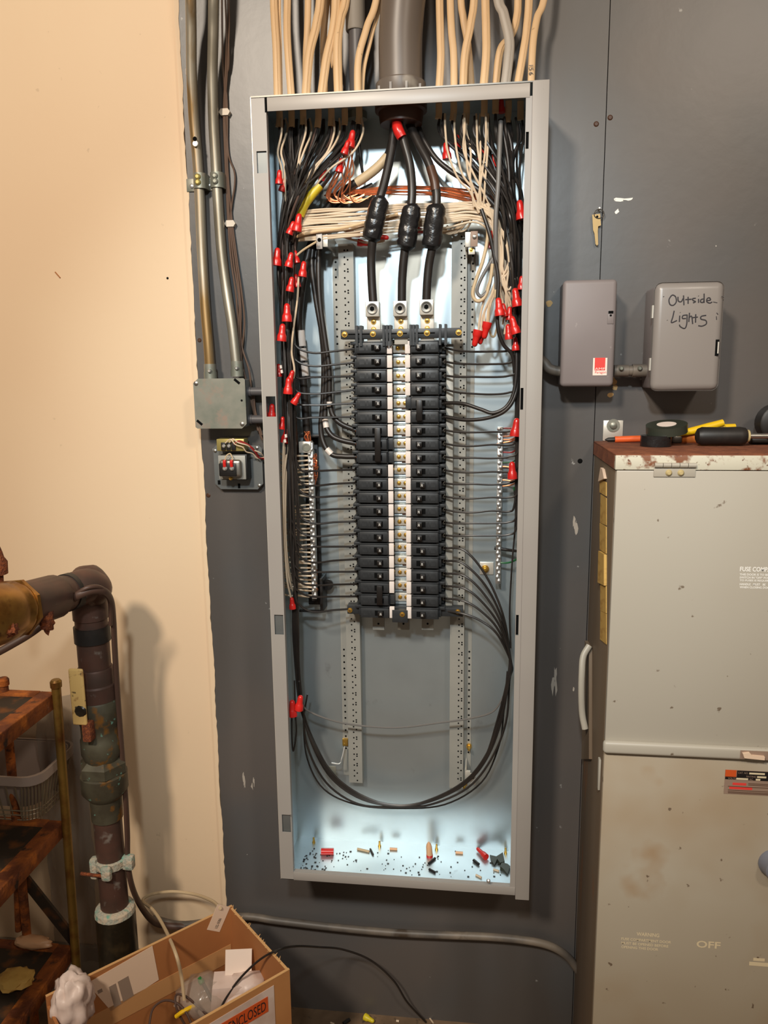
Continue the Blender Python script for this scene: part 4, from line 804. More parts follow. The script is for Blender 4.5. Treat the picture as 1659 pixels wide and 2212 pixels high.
# big conduit with adapter and bushing
cx = P(866, 185, .075).x; cr = .0405
t = thing('main_conduit', (cx, -.075, TZ + .0012), 'wide grey plastic conduit bending above the panel top', 'conduit')
B().tube([(cx, -.075, TZ + .028), (cx - .0005, -.075, TZ + .06), (cx + .001, -.077, TZ + .12), (cx + .012, -.08, TZ + .2), (cx + .04, -.085, TZ + .29), (cx + .07, -.088, TZ + .42), (cx + .08, -.09, TZ + .75)], cr - .002, n=28, per=8).obj('pipe', 'pvc', t)
b = B().lathe((cx, -.075, TZ + .0012), (cx, -.075, TZ + .034), [(0, cr + .001), (.005, cr + .004), (.03, cr + .004), (.0328, cr + .001)], 28)
for k in range(10):
    an = 2 * PI * k / 10; c_ = V((cx + (cr + .004) * math.cos(an), -.075 + (cr + .004) * math.sin(an), 0)); b.box(c_.x - .002, c_.x + .002, c_.y - .002, c_.y + .002, TZ + .002, TZ + .022)
b.obj('adapter', 'pvc', t, label='ribbed adapter collar')
B().lathe((cx, -.075, TZ - .0018), (cx, -.075, TZ - .034), [(0, cr + .006), (.012, cr + .006), (.014, cr), (.034, cr - .003)], 24).obj('bushing', 'tape_brown', t, label='dark bushing under the panel top')
sx = P(770, 140, .04).x
t = thing('small_conduit', (sx, -.045, TZ + .0012), 'narrow grey conduit with a paler upper sleeve behind tan cables', 'conduit')
B().cyl((sx + .002, -.045, TZ + .0012), (sx, -.045, TZ + .8), .0145, n=20).obj('pipe', 'pvc_dark', t)
zc = P(768, 68, .045).z; B().lathe((sx, -.045, zc), (sx, -.045, zc + .65), [(0, .0165), (.002, .0175), (.65, .0175)], 20).obj('coupling', 'pvc_light', t, label='paler grey sleeve')
B().cyl((sx, -.045, TZ - .0018), (sx, -.045, TZ - .014), .019, n=12).obj('locknut', 'galv', t)

# ---------------------------------------------------------------- EMT conduits, junction box, low-voltage wiring
def emt(pts, mat, label, conn):
    t = thing('metal_conduit', P(*pts[-1]), label, 'conduit')
    B().tube(pw(pts), .0098, n=16, per=8).obj('pipe', mat, t)
    a = P(*conn); B().lathe(a + V((0, 0, .018)), a + V((0, 0, -.012)), [(0, .0118), (.016, .0118), (.016, .0128), (.03, .0128)], 16).obj('connector', 'galv', t)
    B().lathe(a + V((.004, -.011, .004)), a + V((.004, -.018, .004)), [(0, .004), (.004, .004), (.0065, .002)], 10).obj('set_screw', 'alu_bright', t)
    return t
ca = emt([(404, -420, .075), (411, -60, .07), (413, 60, .05), (414, 160, .035), (419, 260, .024), (426, 340, .02), (431, 420, .019), (436, 540, .02), (443, 660, .025), (450, 745, .03), (454, 806, .032)], 'emt_rust', 'rust-streaked metal conduit with a drilled hole, nearer the cream wall', (454, 806, .032))
cb = emt([(462, -420, .075), (462, -60, .07), (461, 60, .05), (459, 160, .034), (461, 260, .024), (466, 350, .02), (471, 440, .019), (478, 540, .02), (488, 620, .022), (502, 712, .028), (512, 802, .032)], 'emt', 'plain metal conduit bending toward the panel', (512, 800, .032))
q = P(421, 300, .036); B().disc(q + V((0, 0, 0)), .0042, h=.0006, n=12).obj('drilled_hole', 'hole', ca); B().lathe(q + V((0, .002, -.008)), q + V((0, -.0005, -.008)), [(0, .006), (.002, .005)], 12).obj('scraped_patch', 'alu', ca)
for (px, py, sd, lb) in ((432, 392, -1, 'two-hole metal strap clamping the rusty conduit'), (469, 390, -1, 'metal strap clamping the plain conduit')):
    p = P(px, py, .02); t = thing('conduit_strap', (p.x, -.0005, p.z - .012), lb, 'strap')
    b = B(); m = 12; vs_ = []
    for zc_ in (-.014, .014):
        for r_ in (.0105, .013):
            for k in range(m + 1):
                an = PI * k / m; vs_.append((p.x + r_ * math.cos(an), -.019 - r_ * math.sin(an), p.z + zc_))
    i_ = lambda a, r_, k: (a * 2 + r_) * (m + 1) + k
    fs_ = []
    for k in range(m): fs_ += [(i_(0, 1, k), i_(0, 1, k + 1), i_(1, 1, k + 1), i_(1, 1, k)), (i_(0, 0, k), i_(1, 0, k), i_(1, 0, k + 1), i_(0, 0, k + 1)), (i_(0, 0, k), i_(0, 0, k + 1), i_(0, 1, k + 1), i_(0, 1, k)), (i_(1, 0, k), i_(1, 1, k), i_(1, 1, k + 1), i_(1, 0, k + 1))]
    b.add(vs_, fs_); b.box(p.x - .013, p.x - .0105, -.019, -.0015, p.z - .014, p.z + .014).box(p.x + .0105, p.x + .013, -.019, -.0015, p.z - .014, p.z + .014)
    b.obj('saddle', 'galv', t); B().box(p.x - .034, p.x - .0105, -.003, -.0005, p.z - .014, p.z + .010, .0006).obj('foot', 'galv', t)
    for zz in (-.004, .006): B().lathe((p.x, -.031, p.z + zz), (p.x, -.036, p.z + zz), [(0, .006), (.003, .0055), (.005, .003)], 12).obj('rib', 'zinc_yellow' if px < 440 else 'galv', t)
    B().lathe((p.x - .023, -.003, p.z - .004), (p.x - .023, -.006, p.z - .004), [(0, .0045), (.0015, .0045), (.003, .002)], 10).obj('screw', 'alu_bright', t)
# junction box
j0, j1 = P(422, 926, .056), P(528, 817, .056)
t = thing('junction_box', ((j0.x + j1.x) / 2, -.0005, j0.z), 'square galvanized junction box with flat cover under two conduits', 'junction box')
B().box(j0.x + .006, j1.x - .001, -.052, -.0005, j0.z + .003, j1.z - .002, .003).obj('box', 'galv_blue', t)
cvr = B().prism([(j0.x + .004, j0.z), (j1.x - .010, j0.z), (j1.x, j0.z + .009), (j1.x, j1.z - .003), (j1.x - .003, j1.z), (j0.x + .010, j1.z), (j0.x, j1.z - .009), (j0.x, j0.z + .003)], -.0545, -.052).obj('cover', 'galv', t, label='flat mottled cover')
for (x, z, a) in ((j1.x - .016, j1.z - .006, -.7), (j0.x + .009, j0.z + .012, -.7)):
    b = B(); d_ = V((math.cos(a), 0, math.sin(a))); e_ = V((-math.sin(a), 0, math.cos(a))); c_ = V((x, -.0547, z))
    b.hexa([c_ - d_ * .007 - e_ * .0025, c_ + d_ * .007 - e_ * .0025, c_ + d_ * .007 + e_ * .0025, c_ - d_ * .007 + e_ * .0025], [c_ - d_ * .007 - e_ * .0025 + V((0, .001, 0)), c_ + d_ * .007 - e_ * .0025 + V((0, .001, 0)), c_ + d_ * .007 + e_ * .0025 + V((0, .001, 0)), c_ - d_ * .007 + e_ * .0025 + V((0, .001, 0))]).obj('slot', 'hole', cvr)
for (x, z) in ((j0.x + .006, j1.z - .009), (j1.x - .009, j0.z + .009)):
    B().lathe((x, -.0545, z), (x, -.0575, z), [(0, .0045), (.0015, .0045), (.003, .0022)], 10).obj('screw', 'steel', cvr)
B().disc((j1.x - .008, -.0546, (j0.z + j1.z) / 2 + .006), .0022).obj('screw_hole', 'hole', cvr)
for py, lb in ((846, 'upper short grey nipple between junction box and panel'), (906, 'lower short grey nipple between junction box and panel')):
    a = P(528, py, .03); B().lathe((j1.x - .001, -.03, a.z), (-.0012, -.03, a.z), [(0, .010), (.006, .010), (.006, .0085), (-.0012 - j1.x - .006, .0085), (-.0012 - j1.x - .006, .0105), (-.0012 - j1.x + .001, .0105)], 16).obj('conduit_nipple', 'pvc_dark', label=lb, cat='conduit')
# transformer plate
t0, t1 = P(466, 1056, .012), P(566, 962, .012)
t = thing('bell_transformer', ((t0.x + t1.x) / 2, -.0005, t0.z), 'small bell transformer on a grey cover plate below the junction box', 'transformer')
B().box(t0.x + .006, t1.x - .006, -.012, -.0005, t0.z + .006, t1.z - .006).prism([(t0.x + .012, t0.z), (t1.x - .012, t0.z), (t1.x, t0.z + .012), (t1.x, t1.z - .006), (t1.x - .006, t1.z), (t0.x + .006, t1.z), (t0.x, t1.z - .006), (t0.x, t0.z + .012)], -.0145, -.012).obj('plate', 'galv_blue', t)
for x, z, w_, h_ in ((t0.x + .009, t0.z + .014, .003, .0045), ((t0.x + t1.x) / 2, t0.z + .007, .0025, .005), (t1.x - .012, t1.z - .014, .0025, .0035)):
    B().box(x - w_, x + w_, -.0148, -.0144, z - h_, z + h_).obj('knockout', 'hole', t)
for x, z in ((t0.x + .004, t1.z - .011), (t1.x - .008, t0.z + .008), (t1.x - .010, t1.z - .005)):
    B().lathe((x, -.0145, z), (x, -.0175, z), [(0, .0035), (.002, .0035), (.003, .0018)], 8).obj('screw', 'steel', t)
a0, a1 = P(470, 974, .04), P(528, 948, .04)
B().box(a0.x, a1.x, -.044, -.0145, a0.z, a1.z, .001).obj('terminal_block', 'zinc_yellow', t, label='yellowish terminal block')
for px in (483, 494, 505):
    c_ = P(px, 963, .044); B().box(c_.x - .0045, c_.x + .0045, -.0475, -.044, c_.z - .009, c_.z + .007, .0008).obj('terminal', 'black_dark', t)
    if px < 500: B().lathe((c_.x + .002, -.0475, c_.z), (c_.x + .002, -.051, c_.z), [(0, .0036), (.002, .0036), (.0035, .002)], 10).obj('terminal_screw', 'alu_bright', t)
b0, b1 = P(474, 1035, .045), P(530, 984, .045)
B().box(b0.x + .004, b1.x + .002, -.042, -.0145, b0.z - .002, b1.z + .002, .001).obj('core', 'black_dark', t)
B().box(b0.x, b1.x, -.047, -.042, b0.z, b1.z, .0008).obj('front_plate', 'rail', t)
B().box(b0.x + .005, b1.x - .006, -.060, -.047, b0.z + .006, b1.z - .007, .006, 3).obj('shell', 'steel', t)
B().box(b0.x + .006, b1.x - .015, -.0615, -.0595, b0.z + .008, b1.z - .014, .002).obj('terminal_board', 'black_dark', t)
for px in (486, 501):
    c_ = P(px, 1012, .062); B().lathe((c_.x, -.0615, c_.z), (c_.x, -.066, c_.z), [(0, .0048), (.002, .0048), (.0045, .0025)], 12).obj('terminal_screw', 'alu_bright', t)
    B().tube([(c_.x, -.063, c_.z + .004), (c_.x, -.064, c_.z + .012), (c_.x + .0005, -.063, c_.z + .017)], .0034, n=10).obj('crimp_sleeve', 'nut_red', t)
c_ = P(499, 1033, .047); B().lathe(c_, c_ + V((0, -.004, 0)), [(0, .004), (.002, .004), (.004, .002)], 10).obj('screw', 'brass', t)
for k, (m, pts) in enumerate((('wire_red', [(505, 960, .05), (515, 952, .05), (528, 956, .045), (544, 966, .04), (554, 978, .03), (562, 990, .02), (572, 992, .02)]), ('wire_red', [(508, 956, .052), (520, 955, .05), (536, 962, .045), (550, 976, .04), (558, 988, .03), (572, 990, .02)]), ('wire_white', [(487, 957, .05), (498, 949, .054), (508, 960, .054), (524, 966, .05), (532, 976, .045), (546, 980, .035), (556, 990, .028), (570, 988, .02)]), ('wire_white', [(496, 956, .05), (503, 948, .053), (514, 956, .052), (534, 962, .048), (548, 972, .036), (562, 978, .03), (568, 984, .022)]), ('wire_tan', [(486, 1000, .06), (488, 986, .06), (497, 980, .058), (502, 990, .06), (501, 998, .061)]))):
    B().tube(pw(pts), .0013, n=6).obj('lead_wire', m, t)
# low-voltage wires and clips
LV = [[(480, -420, .03), (486, -40, .03), (489, 60, .022), (487, 160, .012), (483, 240, .006), (486, 330, .006), (490, 420, .006), (493, 483, .006), (499, 560, .008), (510, 640, .012), (514, 700, .014), (517, 760, .014), (534, 830, .016), (548, 890, .016), (564, 945, .014)],
      [(490, -420, .03), (492, -40, .03), (495, 50, .022), (491, 150, .012), (486, 240, .006), (489, 330, .006), (493, 420, .006), (496, 483, .006), (505, 570, .008), (517, 650, .012), (516, 720, .016), (524, 790, .016), (540, 850, .016), (553, 910, .016), (567, 950, .014)],
      [(476, -420, .03), (480, 60, .02), (482, 150, .012), (489, 240, .006), (493, 330, .006), (506, 370, .006), (507, 400, .006), (501, 440, .006), (499, 483, .006), (511, 580, .008), (520, 660, .012), (521, 740, .014), (538, 800, .016), (545, 860, .016), (557, 930, .016)],
      [(498, -420, .03), (494, 40, .02), (494, 140, .012), (488, 170, .008), (491, 240, .006), (491, 340, .006), (496, 420, .006), (502, 483, .006), (512, 560, .008), (523, 640, .01), (528, 700, .01), (522, 790, .014), (546, 850, .016), (552, 890, .016), (566, 940, .016)]]
for k, pts in enumerate(LV): wire('low_voltage_wire', pts, .0018, 'lv_wire', 'thin brown low-voltage wire clipped beside the plain conduit', 'brown low-voltage wires')
for px, py, lb in ((485, 242, 'upper white clip over the brown wires'), (497, 483, 'lower white clip over the brown wires')):
    p = P(px, py, .008); B().prism([(p.x - .011, p.z), (p.x - .007, p.z + .006), (p.x + .007, p.z + .006), (p.x + .011, p.z), (p.x + .007, p.z - .006), (p.x - .007, p.z - .006)], -.010, -.0002).obj('wire_clip', 'clip_white', label=lb, cat='clip')

# ---------------------------------------------------------------- boxes on the right
def face_quad(px4, dep): return [P(x, y, dep) for x, y in px4]
a, b_ = P(1210, 836, .075), P(1335, 602, .075)
tm = thing('timer_box', ((a.x + b_.x) / 2, -.0005, a.z), 'grey metal timer box with a red and white sticker', 'electrical box')
B().box(a.x + .002, b_.x - .002, -.060, -.0005, a.z + .002, b_.z - .002, .004).obj('case', 'timer_grey', tm)
B().box(a.x, b_.x, -.075, -.058, a.z, b_.z, .008, 4).obj('door', 'timer_grey', tm)
c_ = P(1319, 685, .0755); lt = B().box(c_.x - .0055, c_.x + .0055, -.0762, -.0745, c_.z - .012, c_.z + .012, .0006).obj('latch', 'timer_grey', tm); B().box(c_.x - .0045, c_.x + .0045, -.0765, -.076, c_.z + .006, c_.z + .011).disc((c_.x, -.0762, c_.z + .003), .002).obj('latch_hole', 'hole', lt)
s0, s1 = P(1280, 811, .0752), P(1312, 773, .0752)
sk = B().box(s0.x, s1.x, -.0758, -.0748, s0.z, s1.z).obj('sticker', 'sticker_white', tm, label='red and white maker sticker')
B().box(s0.x + .003, s1.x - .0035, -.0762, -.0757, s0.z + .009, s1.z + .0004).obj('red_field', 'sticker_red', sk)
lettering('lettering', 'AMF', (s0.x + .0035, -.0762, s0.z + .0098), (1, 0, 0), (0, 0, 1), 'sticker_white', sk, width=.018, height=.0042)
lettering('lettering', 'Paragon', (s0.x + .004, -.0758, s0.z + .0022), (1, 0, 0), (0, 0, 1), 'sticker_red', sk, width=.02, height=.0056)
OD = .105
a, b_ = P(1405, 845, OD), P(1569, 606, OD)
ob_ = thing('lighting_control_box', ((a.x + b_.x) / 2, -.0005, a.z), 'grey metal box with Outside Lights handwritten on its door', 'electrical box')
B().box(a.x + .004, b_.x - .004, -.088, -.0005, a.z + .004, b_.z - .004, .005).obj('case', 'timer_grey', ob_)
dr = B().box(a.x, b_.x, -OD, -.085, a.z, b_.z, .013, 5).obj('door', 'box_grey', ob_)
c_ = P(1549, 751, OD); B().box(c_.x - .003, c_.x + .003, -OD - .0004, -OD + .001, c_.z - .014, c_.z + .014).obj('latch_slot', 'hole', dr); B().box(c_.x + .0005, c_.x + .0028, -OD - .0008, -OD, c_.z - .010, c_.z + .010).obj('latch_tongue', 'alu', dr)
for py in (674, 787):
    c_ = P(1402, py, .09); B().box(a.x - .002, a.x + .001, -.096, -.086, c_.z - .011, c_.z + .011).obj('hinge_clip', 'alu', ob_)
HW = ["965,725 948,755 955,790 980,795 1000,770 995,735 975,722 962,730", "1012,735 1015,765 1035,770 1050,745", "1052,725 1055,795", "1085,735 1085,785", "1065,755 1110,752", "1140,745 1118,748 1120,760 1138,770 1120,778", "1160,750 1160,778", "1159,728 1161,730", "1195,750 1178,755 1175,772 1192,775 1198,760", "1200,712 1200,778", "1218,762 1245,758 1238,742 1222,748 1220,770 1240,780 1258,772", "1265,772 1295,778", "985,835 975,880 965,920 1005,905", "1025,870 1022,915", "1028,847 1029,849", "1075,865 1048,870 1045,890 1070,890", "1078,862 1075,930 1060,962 1030,950 1022,935", "1095,850 1090,915", "1090,885 1110,875 1118,930", "1140,860 1138,920", "1115,885 1155,880", "1215,868 1180,875 1178,895 1212,905 1215,930 1185,945 1158,942", "1290,850 1300,862", "1288,875 1290,900", "935,902 936,904", "1325,732 1342,742", "908,732 910,736"]
for s_ in HW:
    ps = [tuple(map(float, q_.split(','))) for q_ in s_.split()]
    thin = s_.startswith(('1265', '1290', '1288', '1325'))
    B().tube([P(x / 3.3246 + 1160, y / 3.3246 + 420, OD + .0003) for x, y in ps], .0007 if thin else .00115, n=6, per=5, flat=.35).obj('handwriting', 'ink', dr)
# conduit pieces beside the boxes
c0, c1 = P(1333, 801, .04), P(1397, 799, .04); L_ = c1.x - c0.x
t = thing('offset_nipple', (c0.x, -.04, c0.z - .012), 'short grey conduit nipple joining the two wall boxes', 'conduit')
B().lathe((c0.x - .006, -.04, c0.z), (c1.x + .012, -.04, c0.z), [(0, .011), (.026, .011), (.026, .0095), (L_ * .5 - .002, .0095), (L_ * .5 + .004, .0095), (L_ * .62, .0095), (L_ * .62, .012), (L_ + .018, .012)], 18).obj('pipe', 'conduit_paint', t)
for px in (1342, 1382):
    q = P(px, 796, .052); B().lathe(q + V((0, .004, 0)), q + V((0, -.005, 0)), [(0, .0045), (.006, .0045), (.009, .0025)], 10).obj('set_screw', 'galv', t)
wire('conduit_elbow', [(1160, 770, .03), (1176, 784, .035), (1188, 797, .04), (1212, 803, .045)], .0095, 'conduit_paint', 'painted conduit elbow coming out between panel and timer box', cat='conduit', n=16)
# key on a nail
p = P(1293, 453, .004); t = thing('hanging_key', p, 'flat brass key on a ring hung from a nail', 'key')
B().cyl(p + V((0, .0035, 0)), p + V((0, -.012, .001)), .0016, n=8).obj('nail', 'alu', t)
rc = P(1294, 462, .008); B().tube([rc + V((.009 * math.cos(2 * PI * k / 16), 0, .008 * math.sin(2 * PI * k / 16))) for k in range(17)], .0009, n=6, raw=True).obj('ring', 'socket', t)
K = [(1279, 464), (1296, 462), (1298, 487), (1292, 489), (1291, 500), (1292, 528), (1289, 531), (1286, 527), (1284, 505), (1281, 497)]
B().prism([(P(x, y, .006).x, P(x, y, .006).z) for x, y in K], -.0075, -.0055).obj('blade', 'key_brass', t); q = P(1290, 468, .0076); B().disc(q, .0022, n=8, h=.0004).obj('key_hole', 'hole', t)
# screws, paint patches and raw wood on the board
for k, (px, py, r_, m, lb) in enumerate(((1288, 268, .005, 'tape_brown', 'lower rusty screw head in the backboard near the panel top'), (1318, 254, .005, 'tape_brown', 'upper rusty screw head in the backboard near the panel top'), (1253, 996, .005, 'hole', 'dark screw hole in the backboard beside the fuse cabinet'), (431, 735, .0045, 'tape_brown', 'rusty screw head beside the rusty conduit'), (450, 1070, .005, 'tape_brown', 'rusty screw head under the bell transformer'))):
    q = P(px, py, 0); B().lathe(q + V((0, .002, 0)), q + V((0, -.0015, 0)), [(0, r_), (.002, r_), (.0035, r_ * .6)], 10).obj('board_screw', m, label=lb, cat='screw')
for px, py, r_ in ((1324, 823, .007), (1329, 838, .006), (1319, 853, .005), (1188, 655, .006)):
    q = P(px, py, 0); b = B(); n_ = 9; poly = [(q.x + r_ * (1 + J(.4)) * math.cos(2 * PI * k / n_), q.z + r_ * (1 + J(.4)) * math.sin(2 * PI * k / n_)) for k in range(n_)]
    b.prism(poly, -.0006, .001); b.obj('paint_chip', 'wood_raw', wall)
for px, py, w_, h_, m in ((1345, 432, 26, 7, 'print_white'), (1333, 459, 6, 8, 'print_white'), (1243, 1135, 7, 30, 'nm_grey'), (1198, 1470, 8, 46, 'nm_grey'), (527, 1685, 5, 36, 'nm_grey'), (547, 1690, 5, 22, 'nm_grey'), (404, 155, 5, 14, 'nm_grey'), (1240, 1490, 4, 8, 'nm_grey')):
    for k in range(3):
        q0 = P(px + J(w_ * .5), py + J(h_ * .4), 0); rx, rz = w_ / 2600, h_ / 2600; n_ = 8
        B().prism([(q0.x + rx * (1 + J(.6)) * math.cos(2 * PI * i / n_), q0.z + rz * (1 + J(.6)) * math.sin(2 * PI * i / n_)) for i in range(n_)], -.0005 - k * .0001, .0005).obj('paint_scuff', m, wall)
q = P(125, 594, -.012); B().tube([q + V((-.005, -.001, .006)), q + V((.005, -.001, -.006))], .0012, n=6, raw=True).obj('wall_scratch', 'cardboard_in', wall)
q = P(362, 601, -.012); B().disc(q, .0025).obj('wall_nail_hole', 'hole', wall)

# ---------------------------------------------------------------- painted cable along the wall foot and loose wire
wire('wall_foot_cable', [(330, 1985, .02), (400, 1998, .02), (520, 1980, .018), (600, 1989, .017), (720, 2003, .017), (840, 2014, .017), (940, 2019, .017), (1060, 2024, .017), (1140, 2032, .017), (1190, 2044, .017), (1225, 2066, .017), (1250, 2098, .017)], .0085, 'conduit_paint', 'paint-splashed cable running along the wall near the floor', cat='cable', n=12)
# ---------------------------------------------------------------- fuse cabinet
CX = 0.6245; CY = .235; CT = PX(1322, 975, CX).z; CD = .247
cab = thing('fuse_cabinet', (CX + .3, -.12, 0), 'tall grey fused switch cabinet with rusty top and two doors', 'cabinet')
B().box(CX, CX + .62, -CY, -.0005, 0, CT - .022, .0015).obj('case', 'cab_side', cab, label='rust-streaked brownish side of the case')
B().box(CX - .002, CX + .622, -CY - .012, -.0005, CT - .003, CT, .001).obj('top_plate', 'rust_top', cab, label='rusty top plate')
B().box(CX - .002, CX + .622, -CY - .0135, -CY - .0005, CT - .0255, CT - .0015, .0012).obj('top_lip', 'cab_rusty', cab, label='chipped pale lip spotted with rust')
B().box(CX - .002, CX, -CY - .0005, -.0005, CT - .0255, CT - .003).obj('top_lip', 'rust_top', cab)
zs = P(1300, 1597, CD).z
du = B().box(CX + .0005, CX + .62, -CD, -CY - .0005, zs - .004, CT - .0265, .0022).obj('upper_door', 'cab_paint', cab, label='pale grey upper door')
B().box(CX - .003, CX + .622, -CD - .010, -CD + .004, zs - .023, zs, .006, 4).obj('door_flange', 'cab_paint', du)
B().box(CX + .0005, CX + .62, -CD + .001, -CY - .0005, .06, zs - .026, .0022).obj('lower_door', 'cab_grimy', cab, label='grimy pale grey lower door')
p = P(1457, 1015, CD)
w_ = .033
z0_, z1_ = P(1457, 1030, CD).z, P(1457, 1007, CD).z
hn = B().box(p.x - w_, p.x + w_, -CD - .0022, -CD, z0_, z1_, .0006).obj('hinge', 'cab_paint', cab)
for k in range(5):
    xa_ = p.x - w_ + k * w_ * .4; B().cyl((xa_ + .0005, -CD - .0035, z1_ + .002), (xa_ + w_ * .4 - .0005, -CD - .0035, z1_ + .002), .0042, n=12).obj('knuckle', 'cab_paint', hn)
for px in (1444, 1470):
    q = P(px, 1021, CD); B().lathe((q.x, -CD - .002, q.z), (q.x, -CD - .006, q.z), [(0, .0055), (.002, .005), (.004, .0028)], 12).obj('rivet', 'cork', hn)
def door_text(body, px, py, wpx=None, hpx=None, mat='print_white', par=None, dep=CD):
    q = P(px, py, dep); q2 = P(px + (wpx or 10), py, dep); q3 = P(px, py - (hpx or 10), dep)
    lettering('lettering', body, q, (1, 0, 0), (0, 0, 1), mat, par, bold=.022, width=(q2.x - q.x) if wpx else None, height=(q3.z - q.z) if hpx else None)
door_text('FUSE COMPARTMENT', 1598, 1234, 112, 10, 'print_white', du)
for s_, y, w2 in (('THIS DOOR IS TO BE', 1243, 62), ('SWITCH IN "OFF" POSITION', 1249.5, 80), ('TO FUSES IS REQUIRED.', 1256, 72), ('HANDLE   MUST   BE', 1264, 56), ('WHEN CLOSING DOOR.', 1270.5, 70)): door_text(s_, 1597.5, y, w2, 4.6, 'print_white', du)
LD = CD - .001; ld = [o for o in cab.children if o.name.startswith('lower_door')][0]
for s_, x, y, w2, h2 in (('WARNING', 1375, 2021, 49, 8), ('FUSE COMPARTMENT DOOR', 1342, 2030, 108, 5.5), ('MUST BE OPENED BEFORE', 1342, 2039, 102, 5.5), ('OPENING THIS DOOR', 1342, 2047.5, 80, 5.5)): door_text(s_, x, y, w2, h2, 'print_faded', ld, LD)
door_text('OFF', 1504, 2046, 52, 15, 'print_faded', ld, LD)
for x, y, w2 in ((1627, 2075, 25), (1618, 2085, 46)):
    a, b_ = P(x, y, LD), P(x + w2, y - 4, LD); B().box(a.x, b_.x, -LD - .0003, -LD, a.z, b_.z).obj('worn_print', 'print_faded', ld)
q = P(1672, 1864, LD); B().lathe((q.x, -LD, q.z), (q.x, -LD - .03, q.z), [(0, .027), (.004, .027), (.008, .024), (.024, .022), (.03, .014)], 24).obj('operating_knob', 'lens_blue', ld, label='bluish grey round knob')
# rating plate on the lower door
def dq(x0, y0, x1, y1, mat, name, lift, par, label=None):
    sl = (x0 - 1563) * .052; y0 = y0 + sl if par is not ld else y0; y1 = y1 + sl if par is not ld else y1
    a, b_ = P(x0, y1, LD), P(x0, y0, LD); return B().box(a.x, P(x1, y0, LD).x, -LD - lift, -LD - lift + .0006, a.z, b_.z).obj(name, mat, par, label=label)
rp = dq(1563, 1662, 1720, 1714, 'label_brown', 'rating_plate', .0006, ld, 'rating plate with red and black printing')
dq(1566, 1662, 1591, 1676.5, 'label_orange', 'red_square', .0009, rp); dq(1591, 1662.5, 1720, 1676.5, 'label_black', 'black_field', .0008, rp); dq(1566, 1676.5, 1720, 1682.5, 'label_black', 'black_field', .0008, rp)
for s_, x, y, w2, h2 in (('CAT. NO.', 1594, 1669, 22, 4), ('RATING', 1612, 1676, 21, 4), ('VOLTS', 1572, 1682, 17, 4), ('AC', 1618, 1682, 8, 4)):
    y = y + (x - 1563) * .052; q = P(x, y, LD); lettering('lettering', s_, q + V((0, -.0009, 0)), (1, 0, 0), (0, 0, 1), 'label_brown', rp, width=P(x + w2, y, LD).x - q.x, height=P(x, y - h2, LD).z - q.z, lift=.0002)
for x, y, w2 in ((1618, 1669, 34), (1635, 1676, 20), (1590, 1681.8, 26), (1632, 1681.8, 10)): dq(x, y - 3.6, x + w2, y, 'print_faded', 'stamped_value', .0011, rp)
for x, y, w2 in ((1582, 1694, 30), (1575, 1703, 50)): dq(x, y - 5, x + w2, y, 'sticker_red', 'red_text_bar', .0009, rp)
for k, y in enumerate((1690, 1693, 1698, 1706, 1709.5, 1712)): dq(1616 if k < 2 else 1572, y - 1, 1700, y, 'tape_brown', 'fine_print', .0009, rp)
a, b_ = P(1599, 1640, CD + .012), P(1599, 1622, CD + .012)
lt = B().box(a.x, a.x + .085, -CD - .0108, -CD - .009, a.z, b_.z).obj('latch_recess', 'label_brown', du); q = P(1603, 1636, CD + .013)
B().prism([(q.x, q.z + .008), (q.x + .003, q.z), (q.x + .036, q.z - .002), (q.x + .036, q.z + .004), (q.x + .016, q.z + .005), (q.x + .011, q.z + .010)], -CD - .016, -CD - .0105).obj('latch', 'paper_white', lt)
# operating handle on the cabinet side
def sd_(px, py, x=CX): q = PX(px, py, x); q.y = min(q.y, -.006); return q
hp = [sd_(1258, 1355), sd_(1279, 1400), sd_(1279, 1640), sd_(1262, 1640)]
B().add([v_ for v_ in hp] + [v_ + V((-.006, 0, 0)) for v_ in hp], [(0, 1, 2, 3), (7, 6, 5, 4)] + [(i, (i + 1) % 4, (i + 1) % 4 + 4, i + 4) for i in range(4)]).obj('handle_plate', 'cab_side', cab)
q0, q1 = sd_(1252, 1402, CX - .02), sd_(1264, 1590, CX - .016); ym = -.075
B().tube([(CX - .006, -.07, q0.z + .02), (CX - .018, -.078, q0.z), (CX - .021, -.088, q0.z - .03), (CX - .021, -.092, (q0.z + q1.z) / 2), (CX - .018, -.092, q1.z + .03), (CX - .012, -.096, q1.z)], .0065, n=12, flat=.8).obj('handle_grip', 'cab_paint', cab, label='paint-chipped operating handle')
b = B(); q = sd_(1296, 1670); b.box(CX - .004, CX, q.y - .008, q.y + .004, q.z - .03, q.z + .03, .001); b.obj('side_catch', 'cab_paint', cab)
# yellowed paper strips on the side
for k, (y0, y1, m) in enumerate(((1010, 1040, 'paper_white'), (1034, 1072, 'paper_old'), (1068, 1135, 'paper_old'), (1130, 1196, 'paper_old'), (1190, 1265, 'paper_old'), (1258, 1325, 'paper_old'), (1318, 1392, 'paper_old'))):
    v = [sd_(1298 + J(1.5), y0 + (0 if k else 0)), sd_(1311 if k else 1306, y0 + 8), sd_(1311, y1), sd_(1297 + J(1.5), y1 - 10 - J(4))]
    if k == 0: v = [sd_(1303, y0), sd_(1307, y0 + 4), sd_(1311, y1 - 6), sd_(1298, y1)]
    lift = .0012 + (.004 if k in (0, 4) else .0005 * (k % 2))
    B().hexa([V((CX - lift, p_.y, p_.z)) for p_ in v], [V((CX - .0002, p_.y, p_.z)) for p_ in v]).obj('paper_strip', m, cab, label='yellowed paper circuit label strip' if k else 'torn pale paper tip')
